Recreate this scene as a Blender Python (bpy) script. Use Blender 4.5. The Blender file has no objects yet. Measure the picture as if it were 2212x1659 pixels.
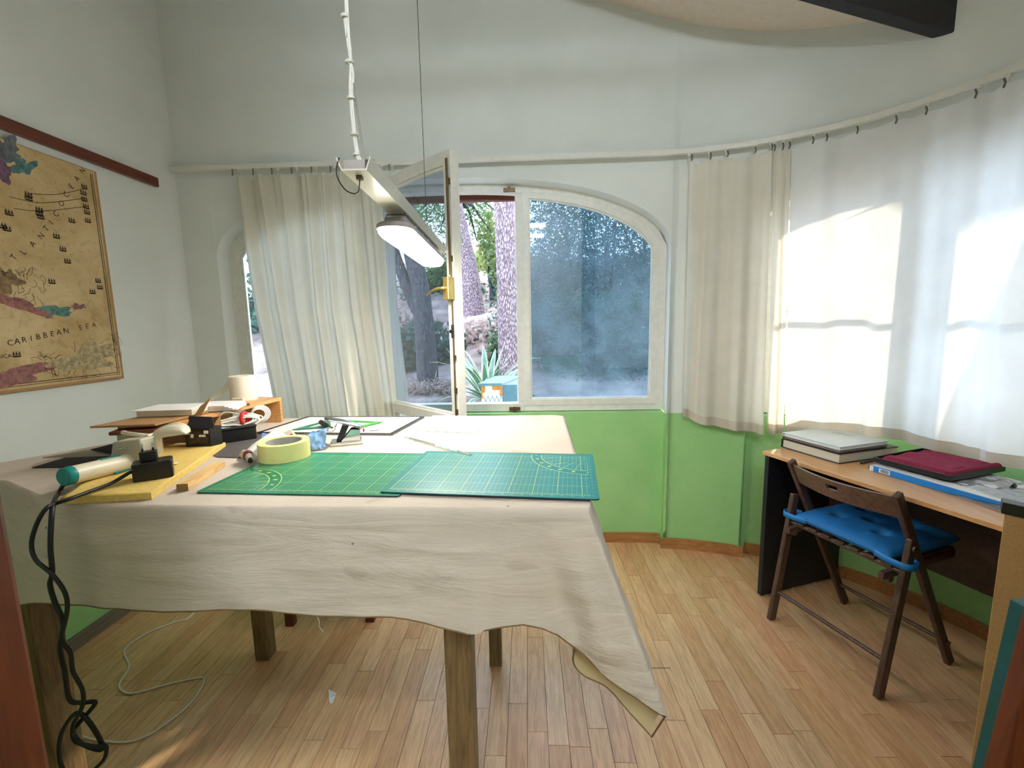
import bpy, math, random
from mathutils import Vector, Matrix, noise
random.seed(7)
C = bpy.context.scene.collection
scene = bpy.context.scene
PI = math.pi

# ------------------------------------------------------------------ camera
CAM_H = 1.32
FPX = 948.0
R_RIGHT = Vector((0.99927818, 0.03299091, -0.01883408))
R_UP = Vector((0.01432334, 0.13198655, 0.99114802))
R_FWD = Vector((-0.03518472, 0.99070235, -0.13141874))
cam_d = bpy.data.cameras.new('camera')
cam = bpy.data.objects.new('camera', cam_d)
C.objects.link(cam)
cam_d.sensor_width = 36.0
cam_d.lens = FPX / 2212 * 36.0
cam_d.clip_start = 0.02
cam_d.clip_end = 300
m = Matrix.Identity(4)
for i in range(3):
    m[i][0] = R_RIGHT[i]; m[i][1] = R_UP[i]; m[i][2] = -R_FWD[i]
m[2][3] = CAM_H
cam.matrix_world = m
scene.camera = cam

# ------------------------------------------------------------------ world, sun, exposure
w = bpy.data.worlds.new('world'); scene.world = w; w.use_nodes = True
nt = w.node_tree; nt.nodes.clear()
wo = nt.nodes.new('ShaderNodeOutputWorld'); bg = nt.nodes.new('ShaderNodeBackground')
sky = nt.nodes.new('ShaderNodeTexSky'); sky.sky_type = 'HOSEK_WILKIE'
SUN_TO = Vector((0.60, 0.80, 0.50)).normalized()          # towards the sun
sky.sun_direction = SUN_TO; sky.turbidity = 3.0; sky.ground_albedo = 0.3
wmix = nt.nodes.new('ShaderNodeMix'); wmix.data_type = 'RGBA'
wmix.inputs[0].default_value = 0.75
wmix.inputs[7].default_value = (0.62, 0.78, 1.0, 1)
nt.links.new(sky.outputs[0], wmix.inputs[6]); nt.links.new(wmix.outputs[2], bg.inputs[0])
bg.inputs[1].default_value = 3.6
nt.links.new(bg.outputs[0], wo.inputs[0])
sd = bpy.data.lights.new('sun', 'SUN'); sd.energy = 2.8; sd.angle = 0.045; sd.color = (1.0, 0.86, 0.66)
sun = bpy.data.objects.new('sun', sd); C.objects.link(sun)
sun.rotation_euler = SUN_TO.to_track_quat('Z', 'Y').to_euler(); sun.location = (6, 9, 8)
scene.view_settings.view_transform = 'Standard'
scene.view_settings.look = 'None'
scene.view_settings.gamma = 1.0
scene.view_settings.use_curve_mapping = False
scene.view_settings.exposure = 1.7
LAMP_STRENGTH = 21.0
TUBE_STRENGTH = 100.0

# ------------------------------------------------------------------ helpers
def ray(px, py):
    return R_RIGHT * ((px - 1106) / FPX) + R_UP * (-(py - 829.5) / FPX) + R_FWD
def at(px, py, x=None, y=None, z=None):
    """real-world point that lies on the given wall / table / floor plane"""
    r = ray(px, py)
    if y is not None: t = y / r.y
    elif x is not None: t = x / r.x
    else: t = (z - CAM_H) / r.z
    return Vector((r.x * t, r.y * t, CAM_H + r.z * t))

def srgb(r, g, b):
    f = lambda c: (c / 255 / 12.92) if c <= 10 else ((c / 255 + 0.055) / 1.055) ** 2.4
    return (f(r), f(g), f(b), 1)

class N:
    def __init__(s, mt): s.t = mt.node_tree
    def new(s, typ, **kw):
        n = s.t.nodes.new(typ)
        for k, v in kw.items(): setattr(n, k, v)
        return n
    def link(s, a, b): s.t.links.new(a, b)
    def math(s, op, a, b=None, clamp=False):
        n = s.new('ShaderNodeMath', operation=op); n.use_clamp = clamp
        for i, v in enumerate((a, b)):
            if v is None: continue
            if isinstance(v, (int, float)): n.inputs[i].default_value = v
            else: s.link(v, n.inputs[i])
        return n.outputs[0]
    def mix(s, f, a, b):
        n = s.new('ShaderNodeMix', data_type='RGBA')
        for i, v in ((0, f), (6, a), (7, b)):
            if isinstance(v, (int, float, tuple)): n.inputs[i].default_value = v
            else: s.link(v, n.inputs[i])
        return n.outputs[2]
    def noise(s, scale, vec=None, detail=4, rough=0.55, dist=0.0):
        n = s.new('ShaderNodeTexNoise'); n.inputs['Scale'].default_value = scale
        n.inputs['Detail'].default_value = detail; n.inputs['Roughness'].default_value = rough
        n.inputs['Distortion'].default_value = dist
        if vec is not None: s.link(vec, n.inputs['Vector'])
        return n.outputs['Fac']
    def ramp(s, f, stops):
        n = s.new('ShaderNodeValToRGB'); e = n.color_ramp.elements
        while len(e) < len(stops): e.new(0.5)
        for i, (p, c) in enumerate(stops): e[i].position = p; e[i].color = c
        s.link(f, n.inputs[0]); return n.outputs[0]
    def mapping(s, vec, scale=(1, 1, 1)):
        n = s.new('ShaderNodeMapping'); n.inputs['Scale'].default_value = scale
        s.link(vec, n.inputs['Vector']); return n.outputs[0]
    def bump(s, h, strength, dist=0.002):
        n = s.new('ShaderNodeBump'); n.inputs['Strength'].default_value = strength
        n.inputs['Distance'].default_value = dist; s.link(h, n.inputs['Height']); return n.outputs[0]

def base_mat(name, col=(0.8, 0.8, 0.8, 1), rough=0.6, metal=0.0, spec=0.5):
    mt = bpy.data.materials.new(name); mt.use_nodes = True
    b = mt.node_tree.nodes['Principled BSDF']
    b.inputs['Base Color'].default_value = col; b.inputs['Roughness'].default_value = rough
    b.inputs['Metallic'].default_value = metal; b.inputs['Specular IOR Level'].default_value = spec
    return mt, b, N(mt)

def mat(name, rgb, rough=0.6, metal=0.0, var=0.08, scale=30, bump=0.0, bscale=200, stretch=(1, 1, 1), spec=0.5, dist=0.001):
    mt, b, n = base_mat(name, srgb(*rgb), rough, metal, spec)
    geo = n.new('ShaderNodeTexCoord').outputs['Object']
    v = n.mapping(geo, stretch)
    c = srgb(*rgb); lo = tuple(x * (1 - var * 2) for x in c[:3]) + (1,); hi = tuple(min(1, x * (1 + var)) for x in c[:3]) + (1,)
    n.link(n.ramp(n.noise(scale, v), [(0.3, lo), (0.7, hi)]), b.inputs['Base Color'])
    if bump: n.link(n.bump(n.noise(bscale, v, 3), bump, dist), b.inputs['Normal'])
    return mt

def wood(name, dark, light, scale=14, axis=0, rough=0.45, bump=0.15, world=False):
    mt, b, n = base_mat(name, rough=rough)
    if world: geo = n.new('ShaderNodeNewGeometry').outputs['Position']
    else: geo = n.new('ShaderNodeTexCoord').outputs['Object']
    sc = [7, 7, 7]; sc[axis] = 0.5
    v = n.mapping(geo, tuple(sc))
    f = n.noise(scale, v, 5, 0.6, 0.6)
    n.link(n.ramp(f, [(0.32, srgb(*dark)), (0.68, srgb(*light))]), b.inputs['Base Color'])
    n.link(n.bump(f, bump, 0.001), b.inputs['Normal'])
    return mt

class MB:
    def __init__(s): s.v = []; s.f = []; s.sm = []
    def add(s, vs, fs, smooth=False):
        o = len(s.v); s.v += [tuple(p) for p in vs]; s.f += [tuple(i + o for i in f) for f in fs]; s.sm += [smooth] * len(fs); return s
    def box(s, lo, hi, M=None):
        (a, b, c), (d, e, f) = lo, hi
        vs = [Vector(p) for p in ((a, b, c), (d, b, c), (d, e, c), (a, e, c), (a, b, f), (d, b, f), (d, e, f), (a, e, f))]
        if M is not None: vs = [M @ p for p in vs]
        return s.add(vs, [(0, 3, 2, 1), (4, 5, 6, 7), (0, 1, 5, 4), (1, 2, 6, 5), (2, 3, 7, 6), (3, 0, 4, 7)])
    def rbox(s, lo, hi, r, M=None, seg=3):
        """box with rounded vertical edges and softened top/bottom"""
        (a, b, c), (d, e, f) = lo, hi
        def loop(ins, z):
            pts = []
            for cx, cy, a0 in ((d - r, e - r, 0), (a + r, e - r, 90), (a + r, b + r, 180), (d - r, b + r, 270)):
                for k in range(seg + 1):
                    t = math.radians(a0 + 90 * k / seg)
                    pts.append(Vector((cx + (r - ins) * math.cos(t), cy + (r - ins) * math.sin(t), z)))
            return pts
        q = min(r * 0.4, (f - c) * 0.3)
        loops = [loop(q, c), loop(0, c + q), loop(0, f - q), loop(q, f)]
        n = len(loops[0]); vs = [p for l in loops for p in l]
        if M is not None: vs = [M @ p for p in vs]
        fs = [tuple(reversed(range(n))), tuple(range(3 * n, 4 * n))]
        for k in range(3):
            for i in range(n):
                j = (i + 1) % n; fs.append((k * n + i, k * n + j, (k + 1) * n + j, (k + 1) * n + i))
        return s.add(vs, fs)
    def bar(s, p, q, wx, wy, up=(0, 0, 1), taper=1.0):
        """rectangular bar from p to q; wx across, wy along 'up'"""
        p = Vector(p); q = Vector(q); d = (q - p).normalized(); u = Vector(up)
        sx = d.cross(u); sx = sx.normalized() if sx.length > 1e-6 else Vector((1, 0, 0)); u = sx.cross(d).normalized()
        vs = []
        for c, k in ((p, 1.0), (q, taper)):
            for a, b in ((-1, -1), (1, -1), (1, 1), (-1, 1)): vs.append(c + sx * a * wx / 2 * k + u * b * wy / 2 * k)
        return s.add(vs, [(0, 3, 2, 1), (4, 5, 6, 7), (0, 1, 5, 4), (1, 2, 6, 5), (2, 3, 7, 6), (3, 0, 4, 7)])
    def tube(s, pts, r, n=8, cap=True):
        pts = [Vector(p) for p in pts]; rings = []
        rs = r if isinstance(r, (list, tuple)) else [r] * len(pts)
        u = None
        for i, p in enumerate(pts):
            d = (pts[min(i + 1, len(pts) - 1)] - pts[max(i - 1, 0)])
            if d.length < 1e-9: d = Vector((0, 0, 1))
            d.normalize()
            if u is None:
                u = d.cross(Vector((0, 0, 1)))
                if u.length < 1e-3: u = d.cross(Vector((1, 0, 0)))
            u = (u - d * u.dot(d)).normalized(); v = d.cross(u)
            rings.append([p + (u * math.cos(2 * PI * k / n) + v * math.sin(2 * PI * k / n)) * rs[i] for k in range(n)])
        vs = [q for g in rings for q in g]; fs = []
        for i in range(len(pts) - 1):
            for k in range(n):
                j = (k + 1) % n; fs.append((i * n + k, i * n + j, (i + 1) * n + j, (i + 1) * n + k))
        s.add(vs, fs, True)
        if cap:
            s.add(rings[0], [tuple(reversed(range(n)))]); s.add(rings[-1], [tuple(range(n))])
        return s
    def lathe(s, prof, n=40, M=None, close=False):
        vs = []; fs = []; m_ = len(prof)
        for k in range(n):
            a = 2 * PI * k / n
            for r, z in prof: vs.append(Vector((r * math.cos(a), r * math.sin(a), z)))
        if M is not None: vs = [M @ p for p in vs]
        for k in range(n):
            j = (k + 1) % n
            for i in range(m_ if close else m_ - 1):
                i2 = (i + 1) % m_; fs.append((k * m_ + i, j * m_ + i, j * m_ + i2, k * m_ + i2))
        return s.add(vs, fs, False)
    def prism(s, pts, d):
        """extrude a planar polygon by vector d"""
        pts = [Vector(p) for p in pts]; d = Vector(d); n = len(pts)
        nrm = Vector((0, 0, 0))
        for i in range(n): nrm += pts[i].cross(pts[(i + 1) % n])
        if nrm.dot(d) < 0: pts.reverse()
        vs = pts + [p + d for p in pts]
        fs = [tuple(reversed(range(n))), tuple(range(n, 2 * n))]
        for i in range(n): j = (i + 1) % n; fs.append((i, j, n + j, n + i))
        return s.add(vs, fs)
    def grid(s, fn, nu, nv, smooth=True, closed=False):
        vs = [fn(i / (nu if not closed else nu), j / nv) for i in range(nu + 1) for j in range(nv + 1)]
        fs = [(i * (nv + 1) + j, (i + 1) * (nv + 1) + j, (i + 1) * (nv + 1) + j + 1, i * (nv + 1) + j + 1) for i in range(nu) for j in range(nv)]
        return s.add(vs, fs, smooth)
    def ring(s, outer, inner, d):
        """frame between two equal-length closed outlines, extruded by d"""
        n = len(outer); d = Vector(d)
        vs = list(outer) + list(inner) + [Vector(p) + d for p in outer] + [Vector(p) + d for p in inner]; fs = []
        for i in range(n):
            j = (i + 1) % n
            fs += [(i, j, n + j, n + i), (2 * n + i, 3 * n + i, 3 * n + j, 2 * n + j), (i, 2 * n + i, 2 * n + j, j), (n + i, n + j, 3 * n + j, 3 * n + i)]
        return s.add(vs, fs)
    def build(s, name, mt, parent=None, loc=None, bevel=0, solid=0, sub=0, fix=True):
        me = bpy.data.meshes.new(name); me.from_pydata([tuple(v) for v in s.v], [], s.f)
        for p, sm in zip(me.polygons, s.sm): p.use_smooth = sm
        if fix:
            import bmesh
            bm = bmesh.new(); bm.from_mesh(me); bmesh.ops.recalc_face_normals(bm, faces=bm.faces); bm.to_mesh(me); bm.free()
        me.materials.append(mt)
        o = bpy.data.objects.new(name, me); C.objects.link(o)
        if parent is not None: o.parent = parent; o.matrix_parent_inverse = Matrix.Translation(-parent.location) if parent.parent is None else parent.matrix_parent_inverse.copy()
        if solid:
            md = o.modifiers.new('solid', 'SOLIDIFY'); md.thickness = solid; md.offset = 0
        if sub:
            md = o.modifiers.new('sub', 'SUBSURF'); md.levels = sub; md.render_levels = sub
        if bevel:
            md = o.modifiers.new('bevel', 'BEVEL'); md.width = bevel; md.segments = 2; md.limit_method = 'ANGLE'; md.angle_limit = 0.6
        return o

def tag(o, label, cat, group=None, kind=None):
    o['label'] = label; o['category'] = cat
    if group: o['group'] = group
    if kind: o['kind'] = kind
    return o
def thing(name, loc, label, cat, group=None):
    o = bpy.data.objects.new(name, None); C.objects.link(o); o.empty_display_size = 0.05
    o.location = loc
    # children are built in world coordinates: their parent inverse cancels the location
    return tag(o, label, cat, group)
def struct(o):
    o['kind'] = 'structure'; return o
def part_label(o, t): o['label'] = t; return o

_fcache = {}
def text_into(mb, txt, size, M, extr=0.0003):
    key = (txt, round(size, 5))
    if key not in _fcache:
        cu = bpy.data.curves.new('t', 'FONT'); cu.body = txt; cu.size = size; cu.extrude = 0; cu.resolution_u = 2
        cu.align_x = 'CENTER'; cu.align_y = 'CENTER'
        o = bpy.data.objects.new('t', cu); C.objects.link(o)
        dg = bpy.context.evaluated_depsgraph_get(); dg.update()
        me = bpy.data.meshes.new_from_object(o.evaluated_get(dg))
        _fcache[key] = ([v.co.copy() for v in me.vertices], [tuple(p.vertices) for p in me.polygons])
        bpy.data.objects.remove(o); bpy.data.curves.remove(cu); bpy.data.meshes.remove(me)
    vs, fs = _fcache[key]
    mb.add([M @ v for v in vs], fs)

def smooth_path(pts, n=8):
    pts = [Vector(p) for p in pts]; out = []
    for i in range(len(pts) - 1):
        p0 = pts[max(i - 1, 0)]; p1 = pts[i]; p2 = pts[i + 1]; p3 = pts[min(i + 2, len(pts) - 1)]
        for k in range(n):
            t = k / n
            out.append(0.5 * ((2 * p1) + (p2 - p0) * t + (2 * p0 - 5 * p1 + 4 * p2 - p3) * t * t + (-p0 + 3 * p1 - 3 * p2 + p3) * t ** 3))
    out.append(pts[-1]); return out
def lerp(a, b, t): return a + (b - a) * t
def interp(tab, x):
    if x <= tab[0][0]: return tab[0][1]
    for (a, u), (b, v) in zip(tab, tab[1:]):
        if x <= b:
            t = (x - a) / (b - a) if b > a else 0
            return lerp(u, v, t)
    return tab[-1][1]
def nz(x, y=0.0, z=0.0): return noise.noise(Vector((x, y, z)))
def yawM(loc, deg, tilt=0, roll=0):
    return Matrix.Translation(Vector(loc)) @ Matrix.Rotation(math.radians(deg), 4, 'Z') @ Matrix.Rotation(math.radians(tilt), 4, 'X') @ Matrix.Rotation(math.radians(roll), 4, 'Y')

# ------------------------------------------------------------------ materials
def wall_material():
    mt, b, n = base_mat('plaster_wall', rough=0.9, spec=0.2)
    pos = n.new('ShaderNodeNewGeometry').outputs['Position']
    sep = n.new('ShaderNodeSeparateXYZ'); n.link(pos, sep.inputs[0])
    wav = n.math('MULTIPLY', n.math('SUBTRACT', n.noise(6, pos), 0.5), 0.012)
    f = n.math('GREATER_THAN', n.math('ADD', sep.outputs[2], wav), 0.812)
    white = n.ramp(n.noise(3, pos), [(0.3, srgb(222, 226, 220)), (0.7, srgb(231, 234, 229))])
    green = n.ramp(n.noise(5, pos), [(0.3, srgb(154, 206, 134)), (0.7, srgb(166, 214, 144))])
    n.link(n.mix(f, green, white), b.inputs['Base Color'])
    h1 = n.noise(28, pos, 6, 0.6, 0.7); h2 = n.noise(160, pos, 3)
    gh = n.math('MULTIPLY', h1, n.math('SUBTRACT', 1.25, f))
    n.link(n.bump(n.math('ADD', gh, n.math('MULTIPLY', h2, 0.18)), 0.55, 0.006), b.inputs['Normal'])
    return mt
M_wall = wall_material()
def floor_material():
    mt, b, n = base_mat('laminate_strip', rough=0.34)
    pos = n.new('ShaderNodeNewGeometry').outputs['Position']
    oi = n.new('ShaderNodeObjectInfo')
    off = n.new('ShaderNodeCombineXYZ'); n.link(n.math('MULTIPLY', oi.outputs['Random'], 37.0), off.inputs[0]); n.link(n.math('MULTIPLY', oi.outputs['Random'], 91.0), off.inputs[1])
    add = n.new('ShaderNodeVectorMath', operation='ADD'); n.link(pos, add.inputs[0]); n.link(off.outputs[0], add.inputs[1])
    v = n.mapping(add.outputs[0], (9, 0.8, 1)); f = n.noise(6, v, 6, 0.65, 1.6)
    v2 = n.mapping(add.outputs[0], (70, 2.2, 1)); f2 = n.noise(5, v2, 3)
    base = n.ramp(oi.outputs['Random'], [(0.0, srgb(208, 158, 112)), (0.35, srgb(222, 176, 128)), (0.7, srgb(230, 188, 142)), (1.0, srgb(216, 162, 120))])
    dark = n.mix(0.28, base, srgb(130, 82, 50))
    c = n.mix(n.ramp(f, [(0.42, (1, 1, 1, 1)), (0.56, (0, 0, 0, 1))]), base, dark)
    c2 = n.mix(n.math('MULTIPLY', n.math('GREATER_THAN', f2, 0.56), 0.16), c, srgb(120, 76, 48))
    n.link(c2, b.inputs['Base Color'])
    n.link(n.bump(f2, 0.08, 0.0005), b.inputs['Normal'])
    return mt
M_floor = floor_material()
M_white = mat('white_paint', (226, 224, 214), 0.45, var=0.03, bump=0.05)
M_frame = mat('window_paint', (228, 226, 216), 0.4, var=0.04, bump=0.08, bscale=60)
M_base = wood('baseboard_wood', (150, 100, 54), (188, 134, 78), 10, 0)
M_basegrey = wood('grey_baseboard', (96, 90, 82), (134, 128, 116), 10, 1)
M_redwood = wood('mahogany', (84, 34, 18), (122, 56, 32), 12, 1, rough=0.35)
M_jamb = wood('jamb_wood', (74, 32, 14), (106, 50, 24), 9, 2, rough=0.35)
M_beam = mat('beam_paint', (42, 44, 48), 0.6, var=0.12, bump=0.4, bscale=40)
M_ceil = mat('ceiling_plaster', (232, 218, 202), 0.9, var=0.03, bump=0.1, bscale=60)
M_tlegs = wood('table_leg_wood', (86, 66, 42), (136, 110, 72), 14, 2)
M_stool = wood('stool_wood', (80, 36, 20), (120, 58, 34), 14, 2)
M_deskwood = wood('desk_top_wood', (206, 150, 94), (224, 172, 116), 9, 1, rough=0.3, bump=0.03)
M_black = mat('black_panel', (26, 26, 30), 0.5, var=0.1)
M_darkwood = wood('modesty_wood', (52, 34, 26), (76, 50, 38), 9, 0)
M_chair = wood('chair_wood', (62, 42, 34), (98, 70, 56), 16, 2, rough=0.4)
M_chairback = wood('chair_back_wood', (82, 58, 46), (124, 92, 76), 12, 0, rough=0.4)
M_blackpl = mat('black_plastic', (20, 20, 22), 0.35, var=0.1)
M_blackrub = mat('black_rubber', (18, 20, 24), 0.5, var=0.1)
M_chrome = mat('chrome', (210, 212, 214), 0.12, metal=1.0, var=0.02)
M_steel = mat('steel', (130, 128, 120), 0.35, metal=1.0, var=0.1)
M_brass = mat('brass', (216, 188, 110), 0.28, metal=0.85, var=0.1)
M_bronze = mat('old_brass', (110, 92, 64), 0.45, metal=0.7, var=0.15)
M_foam = mat('yellow_foam', (232, 200, 112), 0.95, var=0.07, scale=120, bump=0.6, bscale=500, dist=0.002)
M_card = mat('cardboard', (176, 134, 88), 0.85, var=0.06, scale=60)
M_cardd = mat('corrugated_cardboard', (150, 108, 58), 0.85, var=0.2, scale=90, stretch=(1, 6, 1))
M_greycard = mat('grey_card', (86, 80, 78), 0.85, var=0.08)
M_navy = mat('dark_card', (34, 34, 40), 0.8, var=0.1)
M_cream = mat('cream_plastic', (228, 220, 196), 0.4, var=0.03)
M_greypl = mat('warm_grey_plastic', (188, 182, 162), 0.5, var=0.03)
M_teal = mat('teal_plastic', (20, 142, 138), 0.4, var=0.05)
M_paper = mat('white_paper', (236, 232, 228), 0.8, var=0.02, scale=12)
M_tissue = mat('tissue', (238, 230, 212), 0.95, var=0.03, bump=0.3, bscale=300)
M_tape = mat('masking_tape', (226, 214, 140), 0.7, var=0.03, bump=0.1)
M_tapeside = mat('tape_side', (240, 222, 150), 0.7, var=0.04)
M_core = mat('tape_core', (176, 170, 160), 0.7, var=0.08)
M_blue = mat('blue_paper_bag', (128, 168, 214), 0.5, var=0.1)
M_green = mat('green_plastic', (24, 120, 82), 0.3, var=0.06)
M_green2 = mat('bright_green_plastic', (60, 160, 60), 0.3, var=0.06)
M_board = mat('drawing_board_white', (228, 226, 222), 0.25, var=0.02)
M_red = mat('red_plastic', (214, 26, 30), 0.45, var=0.05)
M_cable = mat('white_cable', (232, 228, 220), 0.45, var=0.03)
M_rawwood = wood('raw_pine', (206, 160, 96), (236, 200, 140), 12, 1, rough=0.7)
M_riser = wood('riser_wood', (196, 138, 76), (222, 170, 108), 12, 1, rough=0.5)
M_endgrain = mat('end_grain', (140, 110, 60), 0.8, var=0.2, scale=200)
M_cushion = mat('blue_velvet', (16, 108, 172), 0.75, var=0.08, bump=0.4, bscale=260)
M_strap = mat('blue_strap', (20, 124, 196), 0.55, var=0.05)
M_towel = mat('crimson_towel', (150, 36, 70), 0.95, var=0.12, scale=80, bump=0.8, bscale=380, dist=0.003)
M_bluebox = mat('blue_carton', (10, 134, 214), 0.35, var=0.03)
M_coverg = mat('pale_book_cover', (206, 212, 210), 0.25, var=0.05, scale=8)
M_pages = mat('book_pages', (216, 204, 178), 0.8, var=0.06, stretch=(1, 1, 60))
M_cover_b = mat('black_book_cover', (30, 32, 40), 0.4, var=0.08)
M_cover_br = mat('brown_book_cover', (120, 84, 70), 0.5, var=0.08)
M_ink = mat('print_ink', (56, 42, 28), 0.9, var=0.1)
M_yink = mat('yellow_print', (214, 216, 110), 0.7, var=0.02)
M_greyink = mat('grey_print', (110, 108, 104), 0.8, var=0.02)
M_blueink = mat('blue_print', (40, 120, 200), 0.7, var=0.02)
M_particle = mat('beige_board', (196, 152, 96), 0.6, var=0.08, scale=220)
M_tealboard = mat('teal_board', (18, 84, 84), 0.5, var=0.08)
M_grey_lamp = mat('lamp_housing', (168, 160, 158), 0.5, var=0.04)
M_traywhite = mat('lamp_tray_paint', (226, 220, 206), 0.35, var=0.03)

def emit(name, rgb, s):
    mt = bpy.data.materials.new(name); mt.use_nodes = True; n = mt.node_tree; n.nodes.clear()
    o = n.nodes.new('ShaderNodeOutputMaterial'); e = n.nodes.new('ShaderNodeEmission')
    e.inputs[0].default_value = srgb(*rgb); e.inputs[1].default_value = s; n.links.new(e.outputs[0], o.inputs[0]); return mt
M_glow = emit('lamp_glow', (255, 250, 238), LAMP_STRENGTH)
M_tube = emit('fluorescent_glow', (236, 246, 255), TUBE_STRENGTH)

def cloth_mat(name, rgb, translucent=0.5, rgb2=None, weave=420, stain=False):
    mt = bpy.data.materials.new(name); mt.use_nodes = True; n = N(mt); t = mt.node_tree; t.nodes.clear()
    out = n.new('ShaderNodeOutputMaterial'); d = n.new('ShaderNodeBsdfDiffuse'); tr = n.new('ShaderNodeBsdfTranslucent'); mx = n.new('ShaderNodeMixShader')
    pos = n.new('ShaderNodeNewGeometry').outputs['Position']
    c = srgb(*rgb); col = n.ramp(n.noise(9, pos), [(0.3, tuple(x * 0.93 for x in c[:3]) + (1,)), (0.7, c)])
    if stain:
        st = n.ramp(n.noise(7, n.mapping(pos, (1, 1, 2.4)), 3, 0.5, 0.4), [(0.66, (0, 0, 0, 1)), (0.72, (1, 1, 1, 1))])
        sf = n.math('MULTIPLY', st, 0.28)
        col = n.mix(sf, col, srgb(150, 128, 108))
        sp = n.new('ShaderNodeTexVoronoi'); sp.inputs['Scale'].default_value = 9.0; n.link(pos, sp.inputs['Vector'])
        dots = n.math('LESS_THAN', sp.outputs['Distance'], 0.035)
        col = n.mix(n.math('MULTIPLY', dots, 0.6), col, srgb(70, 54, 46))
    n.link(col, d.inputs[0]); n.link(col, tr.inputs[0])
    h = n.noise(weave, pos, 2)
    if stain:
        big = n.noise(4.0, n.mapping(pos, (1, 1, 5.5)), 5, 0.6, 0.8); h = n.math('ADD', n.math('MULTIPLY', h, 0.06), big)
        b = n.bump(h, 0.5, 0.016)
    else: b = n.bump(h, 0.25, 0.0008)
    n.link(b, d.inputs['Normal'])
    mx.inputs[0].default_value = translucent
    n.link(d.outputs[0], mx.inputs[1]); n.link(tr.outputs[0], mx.inputs[2]); n.link(mx.outputs[0], out.inputs[0])
    return mt
M_curtain = cloth_mat('cotton_curtain', (232, 228, 212), 0.42)
M_curtain_old = cloth_mat('aged_cotton_curtain', (242, 236, 222), 0.40)
M_sheer = cloth_mat('thin_cotton_curtain', (240, 240, 238), 0.27)
M_hem = cloth_mat('doubled_hem', (226, 216, 200), 0.30)
M_cloth = cloth_mat('stained_tablecloth', (214, 201, 186), 0.12, stain=True)
M_clothb = mat('cloth_piping', (128, 100, 66), 0.9, var=0.1)
M_clothin = cloth_mat('cloth_underside', (206, 186, 146), 0.2)

def glass_mat(name, tint, haze=0.0, hazecol=(150, 170, 190), refl=0.1, rough=0.02, patch=False):
    mt = bpy.data.materials.new(name); mt.use_nodes = True; n = N(mt); t = mt.node_tree; t.nodes.clear()
    out = n.new('ShaderNodeOutputMaterial'); tr = n.new('ShaderNodeBsdfTransparent'); tr.inputs[0].default_value = tint
    g = n.new('ShaderNodeBsdfGlossy'); g.inputs['Roughness'].default_value = rough; g.inputs[0].default_value = (1, 1, 1, 1)
    fr = n.new('ShaderNodeFresnel'); fr.inputs[0].default_value = 1.5
    fac = n.math('ADD', n.math('MULTIPLY', fr.outputs[0], 1.2), refl, clamp=True)
    m1 = n.new('ShaderNodeMixShader'); n.link(fac, m1.inputs[0]); n.link(tr.outputs[0], m1.inputs[1]); n.link(g.outputs[0], m1.inputs[2])
    last = m1.outputs[0]
    if haze:
        d = n.new('ShaderNodeBsdfTranslucent'); d.inputs[0].default_value = srgb(*hazecol)
        d2 = n.new('ShaderNodeBsdfDiffuse'); d2.inputs[0].default_value = srgb(*hazecol)
        md = n.new('ShaderNodeMixShader'); md.inputs[0].default_value = 0.5; n.link(d.outputs[0], md.inputs[1]); n.link(d2.outputs[0], md.inputs[2])
        pos = n.new('ShaderNodeNewGeometry').outputs['Position']
        f = n.ramp(n.noise(5, pos, 7, 0.62, 0.3), [(0.3, (haze * 0.25,) * 3 + (1,)), (0.75, (haze,) * 3 + (1,))])
        m2 = n.new('ShaderNodeMixShader'); n.link(f, m2.inputs[0]); n.link(last, m2.inputs[1]); n.link(md.outputs[0], m2.inputs[2]); last = m2.outputs[0]
    n.link(last, out.inputs[0]); return mt
M_glass = glass_mat('clear_glass', (0.92, 0.95, 0.96, 1), 0.0, refl=0.0)
M_glass_dirty = glass_mat('dusty_glass', (0.34, 0.44, 0.54, 1), 0.42, (120, 150, 172), refl=0.06)
M_glass_open = glass_mat('smudged_glass', (0.42, 0.48, 0.56, 1), 0.10, refl=0.06)
M_film = glass_mat('plastic_film', (0.9, 0.93, 0.97, 1), 0.10, (225, 230, 240), refl=0.05, rough=0.15)
M_ruler = glass_mat('clear_ruler', (0.86, 0.9, 0.88, 1), 0.25, (220, 222, 210), refl=0.05)

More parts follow.
